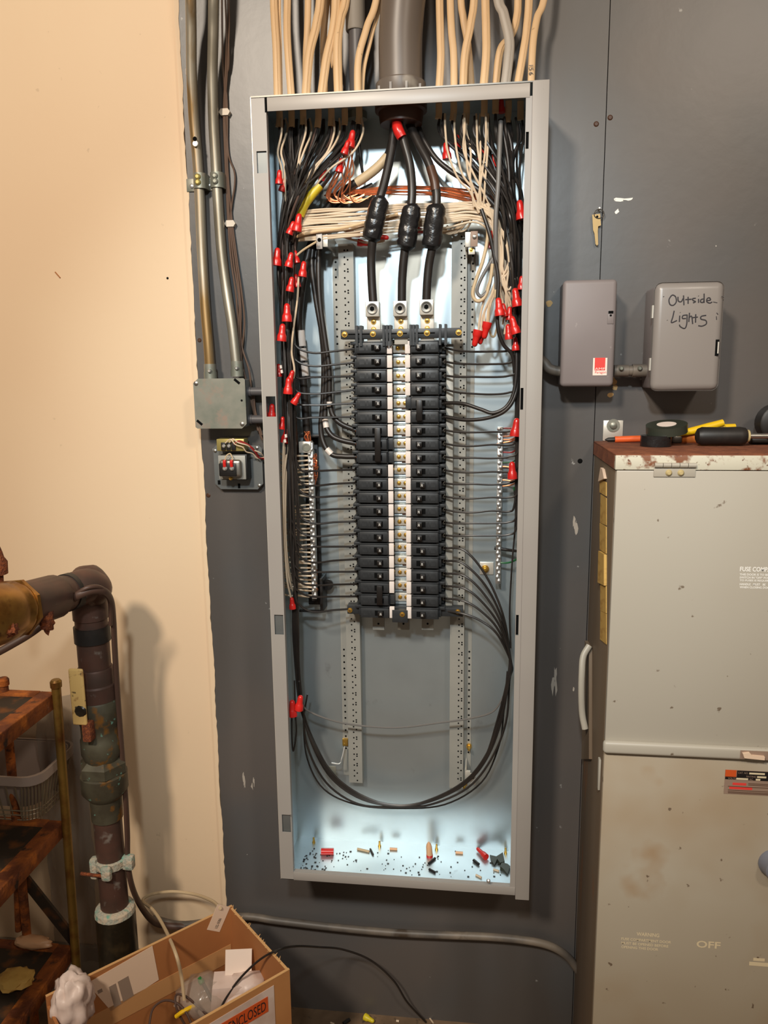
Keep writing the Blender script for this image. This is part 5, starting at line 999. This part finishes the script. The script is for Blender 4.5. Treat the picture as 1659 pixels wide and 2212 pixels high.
# mounting lug above the cabinet
a, b_ = P(1302, 948, .004), P(1347, 908, .004); t = thing('mounting_lug', ((a.x + b_.x) / 2, -.0005, a.z), 'pale metal lug bolted to the board above the rusty cabinet top', 'bracket')
B().box(a.x, b_.x, -.004, -.0005, CT + .0005, b_.z, .0015).obj('plate', 'alu', t); q = P(1325, 919, .006)
B().lathe((q.x, -.004, q.z), (q.x, -.011, q.z), [(0, .0125), (.002, .0125), (.002, .007), (.005, .0065), (.007, .003)], 16).obj('bolt', 'galv', t)

# ---------------------------------------------------------------- tools on the cabinet
tz = CT + .0006
def tp(px, py): return PZ(px, py, tz)
q = tp(1416, 963); t = thing('tape_roll', q, 'black electrical tape roll lying flat on the rusty top', 'tape roll', 'electrical tape rolls')
R_ = .027
B().lathe(q, q + V((0, 0, .019)), [(0, R_ * .55), (.0, R_), (.019, R_), (.019, R_ * .55)], 32).obj('tape', 'tape_black', t)
c2 = q + V((.021, .012, .0235)); ax = V((-.10, -.16, 1)).normalized(); t = thing('tape_roll', c2, 'tilted dark green tape roll with pale core resting on the flat roll', 'tape roll', 'electrical tape rolls')
B().lathe(c2, c2 + ax * .015, [(0, .018), (0, .036), (.015, .036), (.015, .018)], 36).obj('tape', 'tape_face', t); B().lathe(c2 + ax * .001, c2 + ax * .0158, [(0, .017), (.0146, .017)], 28).obj('core', 'sticker_white', t)
# insulated screwdriver
y0 = -.03
def at_tool(px, yy, zz): 
    v = ray(px, 945); s_ = (yy - CAM.y) / v.y; return V((CAM.x + v.x * s_, yy, zz))
sA = at_tool(1307, y0, tz + .0045)
t = thing('insulated_screwdriver', sA, 'orange insulated screwdriver with amber collar lying behind the tape rolls', 'screwdriver')
e1, e2, e3 = at_tool(1328, y0, tz + .005), at_tool(1466, y0, tz + .009), at_tool(1515, y0, tz + .010)
B().lathe(sA, e1, [(0, .0012), (.006, .0042), ((e1 - sA).length, .0045)], 12).obj('tip', 'rubber', t)
B().cyl(e1, e2, .0062, n=14).obj('insulated_shaft', 'tool_orange', t)
B().lathe(e2, e3, [(0, .008), (.004, .0125), (.012, .0115), (.016, .0128), ((e3 - e2).length, .0128)], 16).obj('collar', 'tool_amber', t)
t = thing('black_screwdriver', at_tool(1560, -.10, tz), 'stubby black rubber-handled screwdriver with a tan end cap', 'screwdriver')
yb = -.10; g0_, g1_ = at_tool(1503, yb, tz + .0172), at_tool(1612, yb, tz + .0172); ln = (g1_ - g0_).length
B().lathe(g0_, g1_, [(0, .008), (.003, .0135), (.010, .0165), (ln * .5, .0158), (ln - .012, .0168), (ln - .003, .0150), (ln, .012)], 20).obj('grip', 'rubber', t)
B().lathe(g1_, g1_ + V((.006, 0, 0)), [(0, .0115), (.004, .011), (.006, .006)], 16).obj('end_cap', 'cork', t); B().cyl(g1_ + V((.006, 0, 0)), g1_ + V((.08, 0, 0)), .0048, n=10).obj('shaft', 'steel', t)
t = thing('pliers', P(1500, 945, .05), 'yellow-handled pliers behind the black screwdriver', 'pliers')
yp = -.045
B().tube([P(1462, 938, .048), P(1495, 931, .045), P(1530, 922, .042), P(1562, 913, .04)], [.005, .0072, .0075, .0066], n=12).obj('handle', 'pliers_yellow', t)
B().tube([P(1462, 940, .03), P(1510, 932, .026), P(1560, 924, .022), P(1588, 921, .02)], [.005, .0065, .0065, .005], n=12).obj('handle', 'pliers_yellow', t)
B().box(at_tool(1448, yp, tz).x, at_tool(1472, yp, tz).x, yp - .006, yp + .018, tz, tz + .013, .002).obj('jaws', 'socket', t)
t = thing('tape_measure', at_tool(1675, -.07, tz), 'black tape measure with red label standing at the cabinet edge', 'tape measure')
q = at_tool(1676, -.06, tz + .038); B().lathe(q + V((0, -.018, 0)), q + V((0, .02, 0)), [(0, .030), (.003, .034), (.035, .034), (.038, .030)], 28).obj('case', 'rubber', t); B().box(q.x - .020, q.x + .02, q.y - .0195, q.y - .0175, q.z - .018, q.z + .018).obj('label', 'sticker_red', t)
B().box(q.x - .045, q.x + .02, q.y - .012, q.y + .012, tz, tz + .012, .002).obj('base', 'rubber', t)

# ---------------------------------------------------------------- water pipe with valve
PY_ = .17; sc_ = lambda wpx: wpx / 2 / 1118.0
pp0 = P(206, 1450, PY_); px_ = pp0.x
def pz(py, pxx=210): return P(pxx, py, PY_).z
wp = thing('water_pipe', (px_, -PY_, 0), 'corroded copper water pipe with lever valve and union beside the shelf', 'pipe')
def seg(name, y0, y1, w0, w1, mat, label=None, prof=None, n=24):
    z0_, z1_ = pz(y0), pz(y1); B().lathe((px_, -PY_, z0_), (px_, -PY_, z1_), prof or [(0, sc_(w0)), (z0_ - z1_, sc_(w1))], n).obj(name, mat, wp, label=label)
seg('upper_pipe', 1300, 1450, 70, 70, 'pipe_copper')
seg('collar', 1262, 1335, 76, 76, 'pipe_copper')
seg('tape_band', 1352, 1384, 78, 78, 'rubber', 'black tape band')
h_ = pz(1440) - pz(1508); seg('valve_end', 1440, 1508, 80, 80, 'pipe_copper', prof=[(0, sc_(74)), (.004, sc_(78)), (h_ * .5, sc_(78)), (h_ * .55, sc_(84)), (h_, sc_(84))])
h_ = pz(1508) - pz(1640); seg('valve_body', 1508, 1640, 84, 84, 'pipe_green', 'greenish valve body', prof=[(0, sc_(82)), (.004, sc_(88)), (h_ * .35, sc_(88)), (h_ * .4, sc_(84)), (h_ * .6, sc_(84)), (h_ * .64, sc_(90)), (h_ * .85, sc_(90)), (h_, sc_(74))])
h_ = pz(1634) - pz(1664); seg('hex_nut', 1634, 1664, 104, 104, 'pipe_green', prof=[(0, sc_(80)), (h_ * .35, sc_(108)), (h_, sc_(108))], n=6)
h_ = pz(1664) - pz(1718); seg('union_nut', 1664, 1718, 104, 104, 'pipe_green', 'union nut stained green and rust', prof=[(0, sc_(92)), (.004, sc_(104)), (h_ * .7, sc_(104)), (h_, sc_(76))])
seg('union_tail', 1718, 1764, 72, 70, 'pipe_green'); seg('lower_pipe', 1764, 1970, 64, 64, 'pipe_copper')
z1_ = pz(1962); B().lathe((px_, -PY_, z1_), (px_, -PY_, .0), [(0, sc_(84)), (.004, sc_(92)), (z1_, sc_(92))], 24).obj('floor_sleeve', 'black_sleeve', wp, label='black sleeve at the foot of the pipe')
B().lathe((px_, -PY_, z1_ + .012), (px_, -PY_, z1_ - .004), [(0, sc_(72)), (.006, sc_(90)), (.016, sc_(94))], 20).obj('sealant', 'verdigris', wp)
ze = pz(1262)
el = [V((px_, -PY_, ze - .004)), V((px_, -PY_, ze + .006)), P(203, 1272, PY_ + .008), P(188, 1266, PY_ + .026), P(170, 1271, PY_ + .045), P(152, 1278, PY_ + .06)]
B().tube(el, sc_(76), n=24, per=8).obj('elbow', 'pipe_copper', wp)
e_ = el[-1]; d_ = (P(40, 1312, PY_ + .20) - e_).normalized()
B().lathe(e_ - d_ * .006, e_ + d_ * .016, [(0, sc_(80)), (.022, sc_(80))], 24).obj('tape_band', 'rubber', wp, label='black tape band')
B().lathe(e_ + d_ * .014, e_ + d_ * .155, [(0, sc_(76)), (.026, sc_(78)), (.034, sc_(90)), (.141, sc_(92))], 24).obj('stub_pipe', 'pipe_copper', wp)
ls = e_ + d_ * .10 + V((.028, -.016, -.022)); crumple('rust_lump', ls, (.012, .010, .026), 'rust_lump', None, None, 41, parent=wp, amt=.5, freq=4)
# lever
q = P(168, 1505, PY_ + .055); b = B()
lz0, lz1 = P(168, 1566, PY_ + .055).z, P(168, 1445, PY_ + .055).z; lx = q.x
B().box(lx - .0148, lx + .0148, -PY_ - .058, -PY_ - .050, lz0, lz1, .004, 3).obj('lever', 'handle_tan', wp, label='tan plastic lever with worn paint')
B().lathe((lx + .004, -PY_ - .060, lz0 + .030), (lx + .004, -PY_ - .057, lz0 + .030), [(0, .010), (.003, .013)], 9).obj('worn_spot', 'black_sleeve', wp)
B().box(lx + .002, lx + .020, -PY_ - .056, -PY_ - .034, lz0 - .036, lz0 + .004, .003).obj('lever_bracket', 'rust_lump', wp, label='rusted lever bracket')
B().cyl((lx + .012, -PY_ - .052, lz0 - .018), (px_ - .005, -PY_ - .034, lz0 - .018), .008, n=12).obj('valve_stem', 'pipe_green', wp)
# ground clamp
zc = pz(1858); b = B().lathe((px_, -PY_, zc + .012), (px_, -PY_, zc - .008), [(0, sc_(64)), (.002, sc_(76)), (.018, sc_(74)), (.02, sc_(64))], 18)
gc = thing('ground_clamp', (px_, -PY_, zc - .01), 'verdigris-crusted ground clamp around the copper pipe', 'clamp'); b.obj('band', 'verdigris', gc)
B().box(px_ + .028, px_ + .052, -PY_ - .012, -PY_ + .006, zc - .012, zc + .018, .004).obj('ear', 'verdigris', gc); B().box(px_ - .034, px_ - .018, -PY_ - .030, -PY_ - .010, zc - .026, zc + .020, .005).obj('ear', 'verdigris', gc)
B().box(px_ - .004, px_ + .018, -PY_ - .042, -PY_ - .028, zc - .020, zc + .012, .006).obj('jaw', 'verdigris', gc); B().cyl((px_ - .052, -PY_ - .03, zc - .012), (px_ + .012, -PY_ - .034, zc - .012), .0035, n=8).obj('clamp_bolt', 'rust_lump', gc)
# brass backflow valve, half out of frame
bc = e_ + d_ * .19; t = thing('brass_valve', (bc.x, bc.y, bc.z - .06), 'large tarnished brass valve body at the end of the elbow', 'valve')
B().lathe(e_ + d_ * .148, e_ + d_ * .28, [(0, .040), (.004, .047), (.012, .049), (.020, .047), (.030, .050), (.06, .052), (.10, .05), (.13, .04)], 28).obj('body', 'brass_old', t)
b = B().lathe(e_ + d_ * .142, e_ + d_ * .151, [(0, .046), (.001, .051), (.008, .051), (.009, .046)], 8).obj('flange', 'brass_old', t)
hb_ = bc + V((.036, -.030, -.014)); crumple('rust_bolt', hb_, (.014, .014, .014), 'rust_lump', None, None, 44, parent=t, amt=.45, freq=4)
B().lathe(bc + d_ * .03 + V((-.02, 0, -.02)), bc + d_ * .05 + V((-.05, 0, -.12)), [(0, .040), (.05, .038), (.09, .036)], 24).obj('outlet', 'brass_old', t)
kp = P(-12, 1205, .30); t2 = thing('valve_knob', (kp.x, kp.y, kp.z - .03), 'rusty threaded valve stem above the brass valve', 'valve stem')
B().lathe(kp + V((0, 0, -.07)), kp + V((0, 0, .03)), [(0, .010), (.04, .012), (.04, .02), (.062, .021), (.07, .016), (.08, .014), (.1, .008)], 14).obj('stem', 'rust_lump', t2)
# cables on the pipe
def cbl(name, pts, r_, mat, label, flat=None): return B().tube(pw(pts), r_, n=10, per=8, flat=flat).obj(name, mat, label=label, cat='cable')
rs = sc_(70) + .006
cbl('pipe_cable', [(-40, 1428, .30), (20, 1396, .28), (70, 1366, .26), (118, 1328, .235), (150, 1300, .262), (172, 1285, .268), (202, 1275, .252), (226, 1278, .23), (240, 1298, .20), (245, 1340, .18), (248, 1400, .168), (254, 1500, .166), (263, 1620, .165), (271, 1720, .165), (275, 1800, .165), (276, 1860, .165), (284, 1910, .16), (300, 1950, .13), (325, 1985, .08), (350, 1998, .04), (400, 2002, .025)], .0072, 'cable_brown', 'thick brown ground cable strapped along the pipe', flat=.7)
cbl('thin_pipe_cable', [(164, 1284, .268), (188, 1270, .264), (212, 1268, .246), (230, 1280, .222), (238, 1305, .20), (239, 1350, .188)], .0042, 'cable_brown', 'thinner brown cable looped over the elbow')

# ---------------------------------------------------------------- rusty shelf rack
SY = .15
rk = thing('shelf_rack', (-.62, -.33, 0), 'rusty steel shelf rack with brass-coloured posts beside the pipe', 'shelf')
def post(pxt, pyt, dep, label, mat, lean=-.016, r_=.0095):
    a = P(pxt, pyt, dep); zt = a.z; B().tube([(a.x, a.y, zt - .004), (a.x + lean * .5, a.y, zt * .5), (a.x + lean * 1.15, a.y, 0.0)], r_, n=16).obj('post', mat, rk, label=label)
    B().lathe((a.x, a.y, zt - .016), (a.x, a.y, zt), [(0, r_ + .002), (.012, r_ + .0022), (.016, r_ - .001)], 16).obj('post_cap', mat, rk); return a
pa = post(120, 1468, SY, 'brass-coloured corner post', 'post_brass'); pb = post(6, 1464, SY, 'rust-brown rear post', 'rust_iron', -.01)
x1s = pa.x - .006
shelves = []
for py, ppx in ((1497, 121), (1777, 139), (2047, 158)):
    q = P(ppx, py, SY); shelves.append(q.z); xr = q.x - .004; z = q.z
    B().box(xr - .52, xr - .03, -SY - .40, -SY + .006, z - .012, z - .006).obj('shelf_tray', 'shelf_dark', rk, label='dark sunken shelf tray')
    B().box(xr - .034, xr, -SY - .43, -SY + .008, z - .034, z, .003).obj('shelf_rim', 'shelf_rust', rk, label='flaking orange rusty shelf rim')
    B().box(xr - .52, xr - .034, -SY - .012, -SY + .010, z - .034, z, .003).obj('shelf_rim', 'shelf_rust', rk, label='flaking orange rusty shelf rim')
b0, b1 = P(42, 1888, SY - .01), P(160, 2036, SY - .01); dv = (b1 - b0).normalized(); nv = V((-dv.z, 0, dv.x)) * .013
B().hexa([b0 - nv, b1 - nv, b1 + nv, b0 + nv], [p_ + V((0, .006, 0)) for p_ in (b0 - nv, b1 - nv, b1 + nv, b0 + nv)]).obj('cross_brace', 'shelf_dark', rk, label='dark diagonal brace')
b0, b1 = P(36, 1895, SY), P(40, 2010, SY); B().cyl(b0, b1, .007, n=10).obj('rear_strut', 'rust_iron', rk)
# plastic basket on the middle shelf
z = shelves[1] + .0006; zt = z + .115
c1_, c2_ = PZ(92, 1672, zt), PZ(70, 1652, zt)
bk = thing('plastic_basket', (c1_.x - .1, c1_.y + .03, z), 'grey white slatted plastic basket on the middle shelf', 'basket')
xr = c1_.x; yf = c1_.y - .02; yb_ = yf + .17; xl_ = xr - .26
def ring(inset, zz, n_=5):
    o = []; rr_ = .035
    for cx_, cy_, a0 in ((xr - rr_ - inset, yf + rr_ + inset, -PI / 2), (xr - rr_ - inset, yb_ - rr_ - inset, 0), (xl_ + rr_ + inset, yb_ - rr_ - inset, PI / 2), (xl_ + rr_ + inset, yf + rr_ + inset, PI)):
        for k in range(n_): an = a0 + PI / 2 * k / (n_ - 1); o.append(V((cx_ + rr_ * math.cos(an), cy_ + rr_ * math.sin(an), zz)))
    return o
def wallring(b, ra, rb):
    n_ = len(ra); b.add(ra + rb, [(i, (i + 1) % n_, (i + 1) % n_ + n_, i + n_) for i in range(n_)])
b = B(); wallring(b, ring(0, zt), ring(0, zt - .02)); wallring(b, ring(.004, zt), ring(.004, zt - .02)); wallring(b, ring(0, zt), ring(.004, zt)); wallring(b, ring(0, zt - .02), ring(.004, zt - .02)); b.obj('rim', 'bin_plastic', bk)
b = B(); wallring(b, ring(.007, zt - .002), ring(.03, z + .03)); wallring(b, ring(.0085, zt - .002), ring(.0315, z + .03)); wallring(b, ring(.03, z + .03), ring(.0315, z + .03)); wallring(b, ring(.007, zt - .002), ring(.0085, zt - .002)); b.obj('tub_wall', 'bin_plastic', bk)
ra, rb = ring(.002, zt - .006, 9), ring(.024, z + .002, 9)
for i in range(0, len(ra), 1): B().cyl(ra[i], rb[i], .0016, n=6).obj('bar', 'bin_wire', bk)
for k in range(1, 9):
    xx = xr - .035 - k * .021; B().cyl((xx, yf + .002, zt - .006), (xx, yf + .024, z + .002), .0016, n=6).obj('bar', 'bin_wire', bk); yy = yf + .035 + (k - 1) * .0125
    B().cyl((xr - .002, yy, zt - .006), (xr - .024, yy, z + .002), .0016, n=6).obj('bar', 'bin_wire', bk)
for zz, ins in ((z + .003, .024), (z + .016, .021), (z + .028, .018)): rr_ = ring(ins, zz); B().tube(rr_ + [rr_[0]], .0015, n=6, raw=True).obj('hoop', 'bin_wire', bk)
# paper and rag on the bottom shelf
q = PZ(72, 2038, shelves[2] + .012); crumple('foam_scrap', q + V((0, 0, .004)), (.042, .016, .012), 'nut_tan', 'pale orange foam scrap on the bottom shelf near the post', 'scrap', 3)
q = PZ(34, 2122, shelves[2] + .006); crumple('yellow_rag', q + V((0, 0, .008)), (.035, .03, .012), 'paper_old', 'yellowish rag on the dark bottom shelf tray', 'rag', 5)
# clear plastic sheeting hanging behind the post
b = B(); nx, nz_ = 12, 26; x0_, x1_ = P(60, 1500, .06).x, P(196, 1800, .06).x; zt_, zb_ = P(140, 1505, .06).z, .12
from mathutils import noise as NZ
vs_ = []
for j in range(nz_ + 1):
    for i in range(nx + 1):
        x = x0_ + (x1_ - x0_) * i / nx; z = zt_ + (zb_ - zt_) * j / nz_; vs_.append(V((x + .006 * NZ.noise(V((z * 9, 0, 3))), -.055 + .028 * NZ.noise(V((x * 22, 0, z * 6))) + .012 * NZ.noise(V((x * 60, 2, z * 20))), z)))
b.add(vs_, [(j * (nx + 1) + i, j * (nx + 1) + i + 1, (j + 1) * (nx + 1) + i + 1, (j + 1) * (nx + 1) + i) for j in range(nz_) for i in range(nx)])
b.obj('plastic_sheet', 'sheet_plastic', label='crinkled translucent plastic sheet hanging behind the shelf post', cat='plastic sheet', sharp=60)

# ---------------------------------------------------------------- cardboard box
RZ_ = .38
A_ = PZ(500, 1955, RZ_); B_ = PZ(651, 2078, RZ_); L0 = PZ(140, 2130, RZ_)
eu = (L0 - A_).normalized(); LU = (L0 - A_).length * 1.10; ev = V((-eu.y, eu.x, 0)); LV_ = (B_ - A_).dot(ev)
if LV_ < 0: ev = -ev; LV_ = -LV_
def bp_(u_, v_, z): return V((A_.x + eu.x * u_ + ev.x * v_, A_.y + eu.y * u_ + ev.y * v_, z))
cbx = thing('cardboard_box', bp_(LU / 2, LV_ / 2, .0), 'open cardboard box of scraps with an orange packing pouch', 'box')
def slab(name, u0, u1, v0, v1, z0_, z1_, mat, label=None, par=None):
    return B().hexa([bp_(u0, v0, z0_), bp_(u1, v0, z0_), bp_(u1, v1, z0_), bp_(u0, v1, z0_)], [bp_(u0, v0, z1_), bp_(u1, v0, z1_), bp_(u1, v1, z1_), bp_(u0, v1, z1_)]).obj(name, mat, par or cbx, label=label)
TH = .005
back = slab('side_panel', 0, LU, 0, TH, .0, RZ_, 'cardboard_in', 'long back panel')
short = slab('end_panel', 0, TH, TH, LV_ - TH, .0, RZ_ - .004, 'cardboard_in', 'short end panel'); slab('end_panel', LU - TH, LU, TH, LV_ - TH, .0, RZ_ - .02, 'cardboard_in')
front = slab('side_panel', 0, LU, LV_ - TH, LV_, .0, RZ_ - .002, 'cardboard', 'long front panel'); slab('bottom_panel', TH, LU - TH, TH, LV_ - TH, .001, .006, 'cardboard_in')
slab('rim_edge', 0, LU, -.0002, TH + .0002, RZ_, RZ_ + .0008, 'cardboard_edge'); slab('rim_edge', 0, LU, LV_ - TH, LV_ + .0002, RZ_ - .002, RZ_ - .001, 'cardboard_edge'); slab('rim_edge', 0, TH, TH, LV_ - TH, RZ_ - .004, RZ_ - .003, 'cardboard_edge')
slab('paper_tape', TH + .004, LU - TH, TH, TH + .0008, RZ_ - .125, RZ_ - .085, 'cardboard_flap', 'paler strip along the inner panel')
b = B()
for k in range(26):
    v_ = TH + (LV_ - 2 * TH) * (k + rnd.random()) / 26; q = bp_(TH * .5, v_, RZ_ - .004); b.cyl(q, q + V((J(.006), J(.006), rnd.uniform(.002, .007))), .0014, .0004, n=5)
b.obj('torn_fringe', 'cardboard_edge', cbx, kind='stuff')
def onback(px, py, off): # pixel -> (u, z) on the inner face of the back panel
    v = ray(px, py); p0 = bp_(0, off, 0); s_ = (p0 - CAM).dot(ev) / v.dot(ev); q = CAM + v * s_; return (q - A_).dot(eu), q.z
def quad_on(pxs, off, th, mat, name, label, par):
    uz = [onback(x, y, off) for x, y in pxs]; return B().hexa([bp_(u_, off + th, z) for u_, z in uz], [bp_(u_, off, z) for u_, z in uz]).obj(name, mat, par, label=label), uz
st1, uz = quad_on([(188, 2124), (329, 2043), (343, 2116), (240, 2184)], TH + .0002, .0006, 'paper_white', 'shipping_label', 'large white shipping label with barcodes', cbx)
for pxs in ([(235, 2132), (250, 2124), (262, 2168), (247, 2176)], [(254, 2121), (277, 2108), (289, 2150), (266, 2164)]):
    q_, _ = quad_on(pxs, TH + .0008, .0003, 'paper_grey', 'barcode_block', None, st1)
quad_on([(210, 2140), (220, 2135), (222, 2142), (212, 2147)], TH + .0008, .0003, 'paper_grey', 'barcode_block', None, st1)
st2, uz2 = quad_on([(470, 1953), (497, 1959), (474, 2013), (447, 2008)], TH + .0002, .0006, 'paper_white', 'part_label', 'small white part number label', cbx)
o_ = bp_(onback(469, 2005, TH)[0], TH + .0008, onback(469, 2005, TH)[1]); d1 = bp_(*[onback(486, 1966, TH)[0], TH + .0008, onback(486, 1966, TH)[1]]) - o_; d2 = bp_(*[onback(459, 2004, TH)[0], TH + .0008, onback(459, 2004, TH)[1]]) - o_
lettering('lettering', '102-0086', o_, d1, d2, 'ink', st2, width=d1.length * .55, height=.007, lift=.0004)
# packing pouch on the outer front face
def onfront(px, py):
    v = ray(px, py); p0 = bp_(0, LV_, 0); s_ = (p0 - CAM).dot(ev) / v.dot(ev); q = CAM + v * s_; return (q - A_).dot(eu), q.z
ua, za = onfront(591, 2128); ub, zb_ = onfront(590, 2230); uo, zo = onfront(578, 2163)
pch = B().hexa([bp_(ua, LV_ + .001, zb_ - .06), bp_(ua + .20, LV_ + .001, zb_ - .06), bp_(ua + .20, LV_ + .001, za - .004), bp_(ua, LV_ + .001, za)], [bp_(ua, LV_ + .0002, zb_ - .06), bp_(ua + .20, LV_ + .0002, zb_ - .06), bp_(ua + .20, LV_ + .0002, za - .004), bp_(ua, LV_ + .0002, za)]).obj('packing_pouch', 'bag_white', cbx, label='clear and white packing list pouch')
zt_ = onfront(577, 2152)[1]; zl_ = onfront(580, 2183)[1]; hh_ = zt_ - zl_
ob2 = B().hexa([bp_(uo, LV_ + .0016, zl_), bp_(uo + .19, LV_ + .0016, zl_), bp_(uo + .19, LV_ + .0016, zt_), bp_(uo, LV_ + .0016, zt_)], [bp_(uo, LV_ + .001, zl_), bp_(uo + .19, LV_ + .001, zl_), bp_(uo + .19, LV_ + .001, zt_), bp_(uo, LV_ + .001, zt_)]).obj('orange_band', 'label_orange', pch)
lettering('lettering', 'PACKING LIST ENCLOSED', bp_(uo + .185, LV_ + .0017, zl_ + hh_ * .18), -eu, (0, 0, 1), 'ink', pch, width=.180, height=hh_ * .64, lift=.0003)
# things inside the box
zf = .24
def inb(px, py, z): return PZ(px, py, z)
q = inb(505, 2120, .30); t = thing('small_carton', (q.x, q.y, .25), 'opened small white carton lying in the cardboard box', 'carton')
cu = (V((1, .25, 0))).normalized(); cvx = V((-cu.y, cu.x, 0))
def cq(a, b_, z): return q + cu * a + cvx * b_ + V((0, 0, z - .30 + .0))
B().hexa([cq(-.045, -.03, .255), cq(.03, -.03, .25), cq(.03, .02, .25), cq(-.045, .02, .255)], [cq(-.04, -.02, .305), cq(.028, -.02, .302), cq(.028, .025, .302), cq(-.04, .025, .305)]).obj('body', 'bag_white', t)
B().hexa([cq(-.018, .012, .300), cq(.034, .012, .300), cq(.036, .028, .345), cq(-.016, .028, .348)], [cq(-.018, .014, .300), cq(.034, .014, .300), cq(.036, .030, .345), cq(-.016, .030, .348)]).obj('flap', 'sticker_white', t)
B().hexa([cq(-.02, -.0212, .27), cq(.02, -.0212, .27), cq(.02, -.021, .285), cq(-.02, -.021, .285)], [cq(-.02, -.0205, .27), cq(.02, -.0205, .27), cq(.02, -.0205, .285), cq(-.02, -.0205, .285)]).obj('print', 'paper_grey', t)
crumple('plastic_bag', inb(440, 2150, .27), (.05, .045, .035), 'plastic_clear', 'clear crumpled plastic bag in the cardboard box', 'bag', 2)
crumple('white_bag', inb(535, 2130, .285), (.038, .03, .026), 'bag_white', 'crumpled white bag behind the small carton', 'bag', 8)
crumple('white_bag', inb(520, 2165, .26), (.05, .03, .03), 'bag_white', 'larger crumpled white bag next to the front panel', 'bag', 12)
crumple('paper_wad', inb(480, 2175, .25), (.05, .04, .02), 'paper_grey', 'grey crumpled paper deep in the cardboard box', 'paper', 15)
q = bp_(LU * .96, LV_ * .1, RZ_); 
crumple('draped_bag', PZ(158, 2165, .36) + V((0, 0, .0)), (.034, .034, .055), 'bag_white', 'white plastic bag hanging over the box corner', 'bag', 21, amt=.3, sub=4, freq=2.4)
crumple('filler_paper', bp_(LU * .5, LV_ * .5, .10), (LU * .36, LV_ * .36, .07), 'paper_grey', 'heap of grey packing paper filling the cardboard box', 'paper', 31, amt=.15)
B().tube([inb(380, 2196, .27), inb(395, 2185, .28), inb(420, 2172, .28)], .004, n=8).obj('yellow_tool', 'pliers_yellow', label='yellow plastic tool tip in the cardboard box', cat='tool')
def fw(name, pts, r_, mat, label, cat='wire'): return B().tube(pts, r_, n=8, per=8).obj(name, mat, label=label, cat=cat)
fw('black_lead', [inb(470, 2190, .26), inb(492, 2150, .29), inb(520, 2112, .32), inb(560, 2074, .36), inb(600, 2052, .39), P(640, 2044, .22), P(690, 2046, .14), P(740, 2051, .08), P(800, 2074, .05), P(850, 2118, .04), P(880, 2165, .035), PZ(920, 2208, .003)], .0022, 'wire_black', 'black wire arching out of the cardboard box to the floor')
fw('black_lead', [inb(435, 2118, .30), inb(450, 2145, .28), inb(468, 2180, .26)], .0035, 'rubber', 'short black lead with a green tip in the cardboard box')
B().lathe(inb(430, 2112, .303), inb(436, 2122, .298), [(0, .004), (.006, .006), (.012, .006), (.014, .004)], 10).obj('green_tip', 'green_plastic', label='green plastic tip on the short black lead', cat='connector')
fw('tan_lead', [inb(398, 2160, .30), inb(392, 2110, .34), inb(378, 2055, .39), P(352, 1998, .17), P(330, 1965, .10), P(308, 1946, .06), P(328, 1932, .05), P(372, 1926, .05), P(420, 1932, .06), P(458, 1946, .12), PZ(476, 1962, .392)], .0034, 'wire_tan', 'tan cable looping from the cardboard box toward the wall')
fw('brown_lead', [inb(322, 2215, .26), inb(330, 2180, .28), inb(352, 2162, .29), inb(378, 2165, .29), inb(400, 2185, .28), inb(415, 2215, .26)], .0022, 'cable_brown', 'brown wire loop nearer the shipping label')
fw('brown_lead', [inb(400, 2215, .25), inb(382, 2180, .28), inb(380, 2150, .30), inb(400, 2152, .30), inb(428, 2175, .28), inb(455, 2200, .26)], .0022, 'cable_brown', 'brown wire loop nearer the small carton')
# floor scraps
def fnut(a, b_, r_, mat, label): 
    p_, q_ = PZ(a[0], a[1], r_), PZ(b_[0], b_[1], r_); k = (q_ - p_).length / .0305; B().lathe(p_, q_, [(t_ * k, rr_ * r_ / .009) for t_, rr_ in PROF], 12).obj('floor_scrap', mat, label=label, cat='scrap')
fnut((808, 2207), (788, 2196), .008, 'nut_yellow', 'yellow wire connector on the floor by the wall foot')
for a, b_, r_, m, lb in (((742, 2211), (755, 2202), .004, 'black_dark', 'black scrap on the floor beside the yellow connector'), ((928, 2199), (936, 2210), .002, 'wire_white', 'white wire scrap on the floor at the wall foot'), ((714, 2209), (722, 2212), .002, 'wire_white', 'tiny white scrap on the floor near the cardboard box'), ((856, 2205), (862, 2206), .0025, 'wire_white', 'white crumb on the floor beside the arching wire end')):
    p_, q_ = PZ(a[0], a[1], r_), PZ(b_[0], b_[1], r_); B().cyl(p_, q_, r_, n=8).obj('floor_scrap', m, label=lb, cat='scrap')
